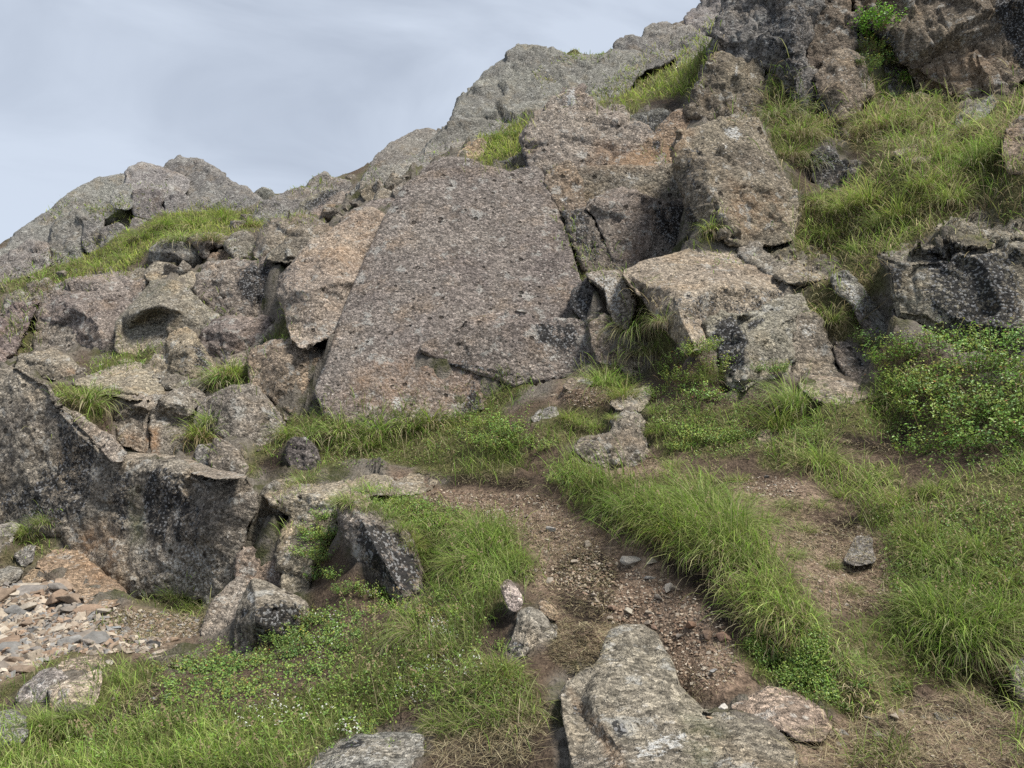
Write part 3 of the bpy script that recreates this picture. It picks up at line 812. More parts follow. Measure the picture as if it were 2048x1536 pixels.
rock('boulder', 'wide low boulder with cracks beside the grass tufts under the round boulder', BO, 'F', '1125,590 1145,480 1200,420 1330,360 1480,343 1520,390 1600,480 1645,560 1645,640 1560,700 1440,730 1380,730 1300,700 1250,660 1200,590', 7.5, 0, .35, 1.2, 'n', ['1200,430,0 1360,440,-.18 1540,430,0', '1390,440,-.18 1370,620,-.12'])
rock('boulder', 'round brown boulder wedged under the tan block', BO, 'F', '1450,220 1480,140 1600,90 1700,83 1830,130 1905,170 1865,235 1805,355 1765,430 1700,495 1600,445 1530,385 1465,335', 7.9, 0, .3, 1.2, 'b', ['1500,160,0 1680,200,-.2 1880,190,0'], gain=1.12, fr=.6)
rock('rock_block', 'big tan block leaning against the left edge of the tall slab', 'rock block', 'B', '-130,900 0,785 60,700 240,590 380,503 440,515 490,560 450,700 410,830 360,890 325,980 290,1050 245,1150 212,1205 100,1250 40,1290 0,1280 -55,1255 -85,1180 -105,1080 -140,980', 8.5, 0, .62, 1.6, 'w', ['-130,905,0 -40,960,-.30 60,955,-.36 200,920,-.36 330,905,-.2'], fr=.5, gain=.86, pit=.5)
rock('boulder', 'cracked low rubble ledge between the pointed boulder and the grass', BO, 'F', '890,300 990,288 1150,328 1215,370 1150,410 1060,395 950,355', 8.3, 0, 1.0, .8, 'n', fr=2)
rock('boulder', 'crumbling dark stones on the far left edge of the boulder field', BO, 'A', '-60,1180 0,1140 90,1060 150,1030 230,1040 190,1120 130,1200 60,1330 0,1400 -60,1420', 10.5, 0, .9, 1, 'p', fr=2, gain=.8)
rock('boulder', 'small grey boulder in the left grass slope', BO, 'A', '20,1020 60,980 120,960 160,990 190,1020 110,1060 30,1060', 13.2, 0, .9, .8, 'n')
rock('boulder', 'dark broken stone at the brow of the left grass slope', BO, 'A', '120,960 190,910 290,900 300,960 240,1000 170,990', 13.8, 0, .9, .8, 'n', fr=2, gain=.85)

# ---- low rock wall on the left
rock('rock_slab', 'dusty pink slab slanting down along the wedge to the ledge', 'rock slab', 'F', '425,510 470,540 560,610 660,660 745,755 720,795 660,795 560,700 450,610', 6.42, -.18, .6, .5, 'w', gain=.88, ctrl=False)
rock('rock_outcrop', 'long low rock wall with black water streaks rising to a wedge above the gravel', 'rock face', 'F', '-260,300 -160,260 -60,240 20,250 80,243 290,360 330,460 420,510 450,590 570,700 640,775 720,790 860,800 1050,802 1120,830 1250,868 1445,890 1485,970 1495,1080 1445,1200 1405,1330 1385,1470 1285,1590 1210,1720 1165,1800 1170,1680 1190,1600 1100,1580 900,1560 760,1600 700,1520 600,1460 500,1400 430,1300 380,1200 300,1190 0,1230 -160,1250 -260,1240', 6.12, -.18, .13, 1.5, 'n', ['80,245,.05 300,430,-.06 440,620,-.08 640,800,-.02', '650,800,0 690,880,-.06 860,860,-.08 1010,890,-.08 1200,940,-.08 1440,940,0', '440,620,-.08 420,900,.02 520,1250,.04', '860,860,-.08 830,1200,.0 800,1500,-.03', '1060,890,-.08 1150,1080,-.13 1170,1350,-.08', '1200,940,-.08 1180,1120,-.15 1330,1060,-.09', '1000,1350,-.05 1180,1600,-.08'], fr=.32, nz=1.2)
rock('rock_slab', 'flat dusty ledge along the top of the low wall', 'rock slab', 'F', '640,780 740,757 860,755 1000,765 1130,790 1260,850 1450,885 1250,890 1120,855 1050,822 860,820 720,808', 6.52, -.2, 3.0, .3, 'w', fr=.3, ctrl=False, gain=.85)
rock('rock_outcrop', 'dark upright rock at the right end of the low wall', 'rock face', 'F', '1400,1345 1445,1200 1500,1060 1560,950 1612,918 1645,1000 1655,1080 1650,1260 1645,1345 1560,1320 1490,1300', 5.78, 0, .2, 1, 'n', gain=.9)
rock('rock_outcrop', 'pale trodden rock ledge with a bulging lichened front', 'rock ledge', 'G', '90,975,.2 150,925,.4 210,910,.5 400,880,.75 540,840,1.0 720,812,1.05 820,832,.8 940,858,.5 1070,890,.42 1095,925,.30 1000,958,.18 880,965,.08 760,955,0 640,1000,0 600,1060,0 570,1160,0 490,1230,0 410,1310,0 365,1400,0 345,1590,0 250,1630,0 185,1580,0 178,1330,0 195,1240,0 238,1130,0 228,1080,0 150,1030,.05', 5.55, -.02, .25, 1.0, 'w', ['150,1020,-.02 280,985,-.06 430,1005,-.08 560,985,-.06 760,945,-.05'], fr=.8, gain=.82)
rock('rock_block', 'grey block with a frosty patch below the dark upright rock', 'rock block', 'F', '1365,1460 1400,1340 1450,1290 1560,1310 1645,1338 1648,1510 1620,1600 1480,1560 1400,1600', 5.45, 0, .25, .8, 'n', gain=1.05)
rock('boulder', 'small grey stone propped on the ledge under the grass tuft', 'stone', 'F', '1138,780 1150,712 1180,698 1232,740 1265,805 1210,850 1150,815', 6.75, 0, .3, .35, 'g')
rock('boulder', 'leaning grey stone on the ledge right of the split block', 'stone', 'F', '1235,800 1250,700 1262,663 1312,690 1375,730 1445,830 1425,895 1260,885', 6.6, 0, .4, .5, 'n', ['1262,665,0 1340,780,-.1 1425,880,0'], gain=1.1)
rock('boulder', 'flat pale stone lodged behind the leaning grey stone', 'stone', 'F', '1375,735 1460,713 1525,740 1485,790 1420,800', 6.8, 0, .9, .3, 'w', gain=.85)
rock('boulder', 'dark rock showing through the grass bank', BO, 'G', '205,770 218,680 260,653 340,668 392,720 405,810 360,845 240,835', 6.6, 0, .2, .7, 'd', gain=1.2)

rock('rock_block', 'black lichened sliver of rock in the slit left of the huge slab', 'rock block', 'F', '1680,520 1740,470 1800,330 1860,210 1930,130 1960,200 1930,330 1880,480 1800,560', 7.92, 0, .35, .6, 'd')
# ---- tall slab and its neighbours
rock('rock_slab', 'huge smooth pitted slab leaning back in the middle of the hillside', 'rock slab', 'B', '90,1560 150,1420 205,1260 240,1150 330,920 440,690 500,550 590,410 640,350 700,310 740,260 830,208 930,203 1010,215 1060,245 1150,260 1230,290 1300,265 1390,253 1420,300 1480,430 1530,560 1600,800 1640,920 1655,1000 1682,1120 1690,1200 1620,1320 1500,1460 1300,1500 1190,1560 1000,1650 900,1690 700,1740 500,1760 300,1740 140,1660', 8.35, 0, .46, 1.5, 'p', ['205,1270,0 500,1330,-.12 760,1330,-.16 1000,1430,-.1 1180,1500,0', '640,360,0 700,430,-.06 1000,380,-.06 1380,320,0'], fr=0, nz=.55, step=4.2, rnd=.55, gain=1.0, jit=.5, pit=1.0)
rock('rock_slab', 'low shelf of rock broken off along the foot of the huge slab', 'rock slab', 'B', '700,1300 760,1262 860,1215 930,1190 1000,1130 1080,1118 1250,1093 1340,1103 1390,1150 1500,1128 1690,1158 1735,1330 1660,1420 1500,1460 1380,1470 1250,1500 1150,1450 920,1385', 7.49, 0, .26, .7, 'p', ['760,1265,0 1000,1180,-.06 1300,1150,-.06 1680,1200,0'], fr=.3, nz=.7, rnd=.6, gain=1.04, pit=.8)
rock('rock_slab', 'upright rusty slab with a white lichened tip above the huge slab', 'rock slab', 'C', '123,460 170,390 210,320 290,260 370,190 420,163 470,168 517,220 540,260 600,310 745,350 700,430 770,400 840,410 880,440 860,520 760,570 650,620 560,660 450,680 340,680 180,660 150,560', 10.3, 0, .42, 1.2, 'n', ['180,420,0 300,480,-.15 400,620,-.1', '420,200,0 440,400,-.12 740,370,0'], gain=1.15)
rock('rock_block', 'orange stained block between the two upper slabs', 'rock block', 'C', '600,650 660,590 750,560 850,490 900,440 960,380 1020,310 1090,298 1155,340 1155,400 1060,480 1050,580 900,650', 9.95, 0, .6, 1, 'o', gain=.92)
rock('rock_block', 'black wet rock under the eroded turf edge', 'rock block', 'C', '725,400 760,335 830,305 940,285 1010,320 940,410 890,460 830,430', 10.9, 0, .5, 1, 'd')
rock('rock_block', 'small grey rock at the left end of the eroded turf edge', 'rock block', 'C', '600,315 640,265 730,260 755,330 700,370', 10.9, 0, .6, .7, 'n')
rock('rock_block', 'black fissured rock under the small bright green bank', 'rock block', 'B', '1110,262 1130,238 1250,188 1335,158 1360,265 1300,300 1230,290', 11.0, 0, .4, .8, 'd')
rock('boulder', 'rounded stub of rock at the upper right corner of the huge slab', BO, 'C', '262,700 300,650 340,608 400,593 432,610 445,640 475,700 485,780 505,870 420,890 350,880 305,800', 9.2, 0, .35, .9, 'b')
rock('rock_outcrop', 'smooth grey rock wall with a level top edge', 'rock face', 'C', '440,662 480,640 560,630 750,623 900,628 1005,613 1040,640 1060,730 1090,820 1000,880 900,880 740,820 600,820 520,870 485,810 465,720', 9.45, 0, .22, 1, 'n', fr=.3, rnd=.5)
rock('rock_block', 'front block blackened on its right half under the level wall', 'rock block', 'C', '492,860 520,828 600,783 720,768 800,788 900,838 1000,853 1105,830 1170,920 1200,1000 1220,1050 1100,1130 980,1190 840,1240 700,1230 600,1030 540,900', 8.85, .05, .3, 1.1, 'n', ['520,840,0 620,830,-.1 800,820,-.1 1000,870,-.08'], fr=.7)
rock('rock_block', 'narrow grey sliver of rock in the grassy gully beside the huge slab', 'rock block', 'C', '365,885 490,868 535,950 600,1050 690,1170 715,1230 560,1240 490,1220 435,1080 395,970', 8.72, 0, .3, .8, 'n')
rock('rock_slab', 'tall thick slab standing upright with a ragged left side', 'rock slab', 'C', '1033,530 1060,470 1080,420 1200,368 1280,333 1390,323 1512,333 1532,390 1562,440 1602,540 1652,650 1702,720 1745,790 1768,860 1740,970 1710,1030 1600,1060 1480,1070 1350,1040 1300,990 1220,960 1170,910 1130,860 1080,760 1038,640', 8.15, -.06, .36, 1.2, 'b', ['1165,400,0 1190,540,-.22 1240,740,-.26 1330,1000,-.15', '1180,430,-.1 1500,380,-.05', '1450,400,-.1 1560,700,-.16 1690,980,-.05'], fr=.7, stri=.5, gain=1.0)
rock('rock_block', 'flat topped pale block jutting towards the path', 'rock block', 'C', '720,1240 850,1180 1000,1150 1180,1090 1335,1038 1380,1090 1425,1150 1485,1178 1525,1230 1605,1260 1705,1320 1770,1375 1660,1430 1530,1500 1420,1530 1330,1500 1230,1540 1215,1650 1080,1690 985,1570 890,1460 810,1340', 7.1, .0, .75, 1.2, 'w', ['730,1245,-.02 850,1310,-.22 1000,1350,-.40 1190,1365,-.42 1320,1318,-.36 1500,1332,-.3 1730,1362,-.1', '1000,1350,-.4 1050,1480,-.42 1130,1660,-.25'], fr=.35, gain=.92)
rock('rock_block', 'notched block with a black corner below the pale block', 'rock block', 'E', '190,640 195,618 270,563 310,598 370,612 500,598 640,500 745,478 775,570 728,625 708,745 700,870 650,960 480,975 400,1020 320,1000 285,870 215,770', 6.35, 0, .45, .9, 'n', ['230,640,0 330,640,-.1 430,722,-.24 600,672,-.22 710,600,-.1', '330,640,-.1 420,640,.08 520,600,.02', '430,722,-.24 420,980,-.15'], gain=1.15)
rock('rock_block', 'pale lichened block leaning against the notched block', 'rock block', 'E', '715,640 722,618 760,588 830,588 865,640 885,740 938,850 958,950 800,960 690,950 688,800', 6.3, 0, .3, .8, 'w', gain=.8)
rock('boulder', 'speckled wedge of rock above the small flat stone', BO, 'E', '935,750 1010,758 1100,798 1155,850 1155,990 1080,1005 1010,945 955,860', 6.15, 0, .35, .7, 'n', gain=1.1)
rock('rock_slab', 'thin slanting rib of rock with white lichen', 'rock slab', 'E', '925,375 1000,338 1085,430 1185,540 1235,620 1290,720 1200,710 1100,625 1030,520 945,450', 6.5, 0, .4, .5, 'g')
rock('rock_slab', 'second thin rib of rock set below the white lichened rib', 'rock slab', 'E', '1040,520 1110,545 1150,640 1215,735 1135,740 1075,630', 6.35, 0, .35, .4, 'n', gain=.9)
rock('rock_slab', 'frayed grey fin of rock at the corner of the black face', 'rock slab', 'E', '1285,560 1350,640 1432,598 1425,700 1455,800 1375,785 1295,715', 6.1, 0, .3, .4, 'g')
rock('rock_slab', 'flat dimpled stone slab lying in the grass below the wedge', 'rock slab', 'E', '735,1015 760,958 850,943 940,958 1020,998 1130,988 1200,1000 1180,1050 1065,1100 970,1120 830,1085', 5.75, 0, 1.5, .35, 'w', gain=.85)
rock('boulder', 'knobbly rubble at the back edge of the pale block', BO, 'E', '375,215 430,178 510,178 560,228 640,258 790,280 710,335 590,365 530,355 430,285', 7.5, 0, .7, .6, 'n', fr=2)
rock('boulder', 'low rubble hump in the dry grass below the standing slab', BO, 'E', '635,275 700,198 850,193 875,230 800,260 760,300 660,305', 7.7, 0, .9, .5, 'n', fr=2)
rock('rock_slab', 'thin layered slab behind the pale block', 'rock slab', 'E', '590,365 720,318 900,303 1005,328 930,385 760,400 660,405', 7.2, 0, 1.5, .5, 'w', fr=1.6, gain=.85)
rock('rock_outcrop', 'black lichen covered rock face with white flecks', 'rock face', 'E', '1165,225 1220,188 1330,188 1450,208 1600,198 1750,208 1850,218 1930,178 2050,168 2700,190 2700,800 2050,880 1900,900 1780,890 1700,810 1500,670 1440,620 1300,580 1260,460 1240,340', 5.9, -.05, .2, 1.3, 'n', ['1220,240,0 1400,260,-.1 1600,240,-.12 2050,220,-.1'], fr=.7)
rock('rock_outcrop', 'rough grey ledge at the edge of the dry grass above the black face', 'rock face', 'D', '1520,1330 1560,1290 1700,1228 1850,1178 1950,1138 2050,1118 2750,1150 2750,1420 2050,1400 1900,1400 1800,1460 1640,1400 1560,1360', 6.5, 0, .7, .8, 'n', fr=1.8)
rock('boulder', 'brown boulder cut by the right margin of the grass slope', BO, 'D', '1918,830 1950,758 2050,668 2250,640 2250,1020 2050,1000 1960,1000 1928,900', 6.9, 0, .4, .9, 'b')
rock('rock_slab', 'tan sliver of stone half buried in the long grass', 'rock slab', 'D', '1280,890 1370,858 1440,848 1545,838 1600,800 1640,850 1500,920 1410,950', 8.0, 0, 1.2, .35, 'w')
rock('rock_slab', 'grey slab half buried in grass at the foot of the right cliff', 'rock slab', 'D', '1645,720 1660,678 1730,638 1865,555 1890,605 1800,700 1720,770', 8.5, 0, .9, .5, 'g')

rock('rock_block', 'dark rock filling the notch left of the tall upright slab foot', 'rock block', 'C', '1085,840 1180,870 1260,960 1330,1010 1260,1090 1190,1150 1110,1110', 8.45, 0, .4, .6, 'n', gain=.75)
rock('rock_block', 'pale sloping foot of rock behind the standing angular boulder', 'rock block', 'H', '1170,755 1200,655 1240,560 1320,480 1400,410 1440,440 1430,560 1400,680 1370,760 1270,770', 5.0, 0, .3, .6, 'n', gain=1.15)
# ---- the upper cliffs
CL = 'cliff'
rock('cliff', 'tall striated cliff buttress rising from the upper grass', CL, 'D', '235,300 250,180 275,100 285,0 285,-140 850,-140 845,0 805,130 790,220 760,300 785,380 835,430 810,560 770,650 700,600 655,460 570,380 500,350 460,330 380,340 290,310', 10.6, -.12, .3, 2.2, 'g', ['480,-130,-.1 500,150,-.2 560,360,-.1', '700,-130,-.25 690,200,-.35 720,560,-.2'], fr=1.2, nz=1.0, stri=1.3, gain=0.78)
rock('rock_block', 'ragged brown buttress block at the foot of the striated cliff', CL, 'D', '80,660 130,520 168,430 210,330 300,318 400,318 470,318 512,370 548,440 542,580 522,670 400,670 250,700 150,670', 10.35, 0, .36, 1.3, 'b', ['210,330,0 330,420,-.15 470,470,-.15'], fr=1.0, stri=1.3, gain=0.82)
rock('cliff', 'narrow dark rib of cliff between the striated buttress and the shrub', CL, 'D', '780,240 830,60 850,-140 1020,-140 1030,60 1065,120 1070,260 1045,330 950,340 860,400 820,450 770,400', 10.9, 0, .3, 2, 'b', fr=1.1, nz=1.0, stri=1.3, gain=0.72)
rock('boulder', 'rounded brown boulder wedged at the foot of the dark rib', BO, 'D', '815,460 860,358 940,308 1010,298 1075,340 1115,440 1160,530 1105,590 1065,660 1045,780 990,830 935,770 895,660 825,550', 10.1, 0, .34, 1.2, 'b', ['870,370,0 960,480,-.2 1000,780,-.05'], fr=1.2, gain=0.85)
rock('cliff', 'broad brown cliff face in the upper right with a black right end', CL, 'D', '1010,-140 2900,-140 2900,480 2050,460 2010,530 1960,580 1860,600 1740,650 1650,600 1560,580 1500,520 1400,480 1330,390 1270,260 1190,160 1080,100', 10.4, -.16, .3, 2, 'b', ['1300,-130,-.1 1450,200,-.25 1600,500,-.1', '1700,-130,-.3 1800,200,-.3 1850,560,-.1'], fr=.8, nz=.9, stri=1.3, gain=0.84)
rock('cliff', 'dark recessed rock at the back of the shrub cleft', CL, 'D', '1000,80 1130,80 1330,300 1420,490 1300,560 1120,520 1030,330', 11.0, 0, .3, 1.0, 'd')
rock('rock_block', 'rock under the drooping grass of the gully, painted black for its shade', 'rock block', 'D', '790,890 870,838 940,858 965,930 1085,958 1060,1060 950,1110 860,1110 800,1030', 8.8, 0, .2, .8, 'd')  # the black tint paints the shadow lying in the gully

# ---- between the huge slab and the path
rock('boulder', 'white flecked broken rock beside the foot of the huge slab', BO, 'L', '228,140 330,78 375,140 410,170 432,300 400,370 280,365 245,270', 7.2, 0, .35, .6, 'n', gain=1.15)
rock('boulder', 'brown rock half hidden by hanging dry grass', BO, 'L', '395,230 480,128 565,200 608,300 575,410 450,440 395,350', 7.05, 0, .4, .6, 'b')
rock('rock_slab', 'white lichened ledge right of the huge slab', 'rock slab', 'B', '1670,870 1760,858 1865,858 1905,940 1970,1040 1920,1200 1850,1160 1795,1030 1780,960 1715,905', 7.5, 0, .5, .7, 'n', gain=1.25)
rock('boulder', 'dark rock in the crack right of the huge slab', BO, 'B', '1595,970 1680,890 1745,1000 1780,1090 1840,1180 1700,1180 1650,1120 1585,1060', 7.7, 0, .35, .6, 'd', gain=1.5)
rock('rock_outcrop', 'lichened outcrop poking out of the grass bank by the path', BO, 'L', '125,860 200,812 330,790 372,740 360,695 400,652 450,638 520,663 555,720 548,780 575,850 560,940 480,975 360,985 190,920', 5.62, 0, .45, .9, 'n', ['400,670,0 450,740,-.1 330,840,-.1 160,860,0', '450,740,-.1 470,850,-.14 400,960,-.08'], gain=.9)
rock('boulder', 'small pale stone set in the upper trodden patch', 'stone', 'G', '1635,545 1690,498 1760,478 1815,490 1805,535 1740,560 1660,568', 6.3, 0, .8, .25, 'g')
rock('rock_slab', 'pale sloping stone edge above the lichened outcrop', 'stone', 'L', '345,600 480,528 570,508 595,540 565,610 520,655 470,620 400,640', 6.05, 0, 1.0, .35, 'w', gain=.85)
rock('boulder', 'brown flat stone at the foot of the rock shelf', 'stone', 'L', '70,505 120,448 190,448 255,480 205,530 120,538', 6.6, 0, 1.0, .25, 'b', gain=1.2)
rock('boulder', 'little brown stone in the grass between two bare patches', 'stone', 'L', '1205,800 1240,763 1290,758 1315,805 1240,840', 5.3, 0, .7, .2, 'b')

# ---- foreground
rock('boulder', 'leaning pyramid rock black on its right under the grass cap', BO, 'G', '515,1020 560,980 640,990 760,1070 850,1150 915,1205 965,1310 1015,1430 1010,1540 955,1610 890,1660 830,1590 720,1450 620,1350 568,1240 528,1130', 4.75, .05, .28, .9, 'n', ['560,1000,-.02 660,1150,-.18 760,1350,-.22 900,1600,-.12', '900,1210,0 860,1330,-.1'], fr=.5)
rock('boulder', 'standing angular boulder with a pale edge and dark front', BO, 'H', '1375,845 1378,700 1395,600 1450,500 1475,432 1560,448 1700,518 1795,570 1805,630 1755,690 1725,780 1600,830 1500,820 1425,860', 4.5, .0, .2, .55, 'n', ['1475,434,-.03 1500,560,-.20 1490,680,-.20 1470,840,-.12', '1500,560,-.2 1640,560,-.14 1790,585,0'], fr=.25, rnd=.6, gain=1.12)
rock('boulder', 'pale grey speckled boulder left of the pinkish boulder', BO, 'H', '88,1135 150,1050 240,968 310,953 352,970 385,1025 320,1100 295,1170 270,1205 200,1195', 3.58, 0, .3, .4, 'g', ['150,1060,0 260,1080,-.08 290,1190,0'], gain=1.3, fr=.5)
rock('boulder', 'pinkish block shaped boulder perched above the grass lip', BO, 'H', '283,1072 360,1023 430,1028 500,988 582,958 598,1000 575,1110 525,1185 420,1212 330,1235 308,1185', 3.42, 0, .35, .35, 'w', ['290,1075,0 400,1085,-.08 560,1070,-.03', '400,1085,-.08 440,1210,-.04'], fr=.35, gain=1.05)
rock('boulder', 'brown low rock behind the pair of pale boulders', BO, 'H', '320,960 330,938 420,898 560,883 615,920 600,970 500,1010 420,1045 370,1020', 3.95, 0, .8, .4, 'b', gain=1.2)
rock('rock_slab', 'flat tan stone slab at the edge of the gravel', 'rock slab', 'H', '865,895 950,828 1080,818 1175,833 1208,865 1115,890 1085,935 980,930', 4.4, 0, 1.5, .16, 'w', fr=.4, gain=1.1)
rock('boulder', 'grey boulder cut by the left margin in the low grass', BO, 'H', '-120,1240 60,1198 145,1230 155,1310 132,1370 20,1395 -120,1410', 3.12, 0, .5, .4, 'g', gain=1.1)
rock('boulder', 'pinkish boulder at the bottom left margin', BO, 'H', '125,1560 200,1478 290,1448 335,1480 255,1540 190,1600', 2.92, 0, .6, .25, 'o')
rock('rock_slab', 'orange iron stained ledge at the foot of the low wall', 'rock slab', 'H', '220,345 290,288 380,235 440,245 505,330 600,398 700,468 758,520 722,560 620,590 560,612 500,575 415,455 325,410', 5.65, 0, .9, .6, 'o', fr=.8, gain=1.1)
rock('boulder', 'pinkish chunk of stone at the head of the gravel', BO, 'H', '100,480 112,465 150,415 200,373 252,390 262,432 200,478 150,488', 5.6, 0, .7, .3, 'o', gain=1.1)
rock('boulder', 'smooth pale rock at the left margin below the wedge', BO, 'H', '-120,140 -40,125 60,98 125,93 95,155 60,215 0,260 -120,280', 6.25, 0, .8, .5, 'g', gain=1.15)
rock('boulder', 'slanted grey stone among grass above the gravel', BO, 'H', '85,290 150,238 205,228 195,325 130,360', 6.0, 0, .6, .35, 'g')
rock('boulder', 'flat greenish stone at the left end of the gravel', BO, 'H', '-60,400 0,385 60,360 135,380 105,440 0,475 -60,470', 5.6, 0, 1.0, .3, 'g', gain=1.1)
rock('boulder', 'low black spotted rock at the bottom middle under the grass edge', BO, 'I', '310,1570 400,1448 520,1378 650,1338 700,1348 860,1338 1010,1355 1010,1430 940,1490 890,1560 880,1700 300,1700', 2.72, -.04, .5, .6, 'g', ['400,1460,0 640,1420,-.06 900,1400,0'], fr=.5)
rock('boulder', 'small purple grey stone standing on edge by the path', 'stone', 'I', '1465,485 1500,430 1530,438 1595,540 1585,595 1545,620 1508,600 1487,525', 3.6, 0, .2, .12, 'p', fr=.3, gain=1.5, ctrl=False)
rock('boulder', 'small brown stone tilted behind the triangular boulder', 'stone', 'I', '1685,562 1722,556 1800,618 1812,662 1770,672 1698,615', 3.5, 0, .3, .12, 'o', fr=.3, ctrl=False)
rock('boulder', 'triangular boulder at the left edge of the path', BO, 'I', '1515,850 1560,700 1580,622 1640,592 1720,640 1795,705 1790,775 1650,830 1570,890', 3.4, 0, .22, .35, 'n', ['1580,625,0 1640,690,-.07 1780,720,0', '1640,690,-.07 1600,860,-.05'], fr=.4, gain=1.2)
rock('boulder', 'biggest foreground boulder, lichened and rounded, set in the path', BO, 'J', '915,790 940,738 1010,702 1120,702 1195,740 1255,860 1305,960 1335,1060 1405,1130 1475,1210 1600,1230 1705,1242 1855,1302 1965,1390 2020,1460 1995,1560 1900,1750 690,1750 715,1500 685,1300 655,1180 650,1090 690,1035 760,995 860,945 890,880', 2.72, -.02, .36, .7, 'n', ['780,1010,0 830,1120,-.06 900,1290,-.08 1000,1440,-.08 1060,1740,-.05', '830,1000,0 760,1150,.05 800,1320,.06', '960,810,0 1080,860,-.03 1250,960,-.02', '930,830,.02 1060,820,.0 1200,900,.03', '1300,1150,-.05 1500,1300,-.06 1900,1450,0'], fr=.3, nz=.5, step=3.4, gain=1.02, pit=.15)
rock('boulder', 'brown rounded boulder right of the biggest foreground boulder', BO, 'K', '335,1180 460,1118 560,1058 650,1078 800,1150 865,1200 915,1300 870,1360 720,1360 640,1300 560,1270 430,1210', 2.60, 0, .38, .45, 'b', ['420,1160,0 600,1180,-.06 880,1260,0'], fr=.4, gain=1.3)
rock('boulder', 'reddish upright stone in the dry grass at the bottom right', 'stone', 'K', '1365,1200 1420,1143 1480,1168 1525,1230 1495,1340 1440,1355 1388,1285', 2.72, 0, .25, .2, 'o', fr=.5, gain=.75)
rock('boulder', 'small grey stone beside the reddish upright stone', 'stone', 'K', '1515,1215 1570,1188 1645,1250 1605,1285 1550,1260', 2.7, 0, .5, .12, 'g', fr=.5, gain=1.1)
rock('boulder', 'small grey stone under the dark turf edge at the right margin', 'stone', 'K', '1885,1205 1960,1218 2055,1270 2045,1310 1970,1285', 2.75, 0, .5, .15, 'g', fr=.5)
rock('boulder', 'little white grey stone among straw at the bottom right', 'stone', 'K', '1005,1350 1040,1310 1072,1298 1095,1335 1062,1378', 2.65, 0, .5, .1, 'g', fr=.5, gain=1.4)
rock('boulder', 'flat brown grey stone at the bottom edge right of the biggest boulder', 'stone', 'K', '745,1475 790,1460 850,1488 905,1512 855,1540 760,1520', 2.5, 0, 1.0, .08, 'p', fr=.5, gain=1.3)
rock('boulder', 'grey triangular stone lying in the bare side patch', 'stone', 'K', '995,322 1030,250 1070,176 1125,180 1163,190 1163,270 1185,322 1070,348', 3.76, 0, .5, .10, 'g', fr=.3, gain=1.15, ctrl=False)
rock('rock_block', 'dark rock under the turf edge at the right margin', BO, 'K', '1975,950 2050,900 2200,900 2200,1180 2050,1150 2005,1050', 2.78, 0, .3, .3, 'd', gain=1.4)
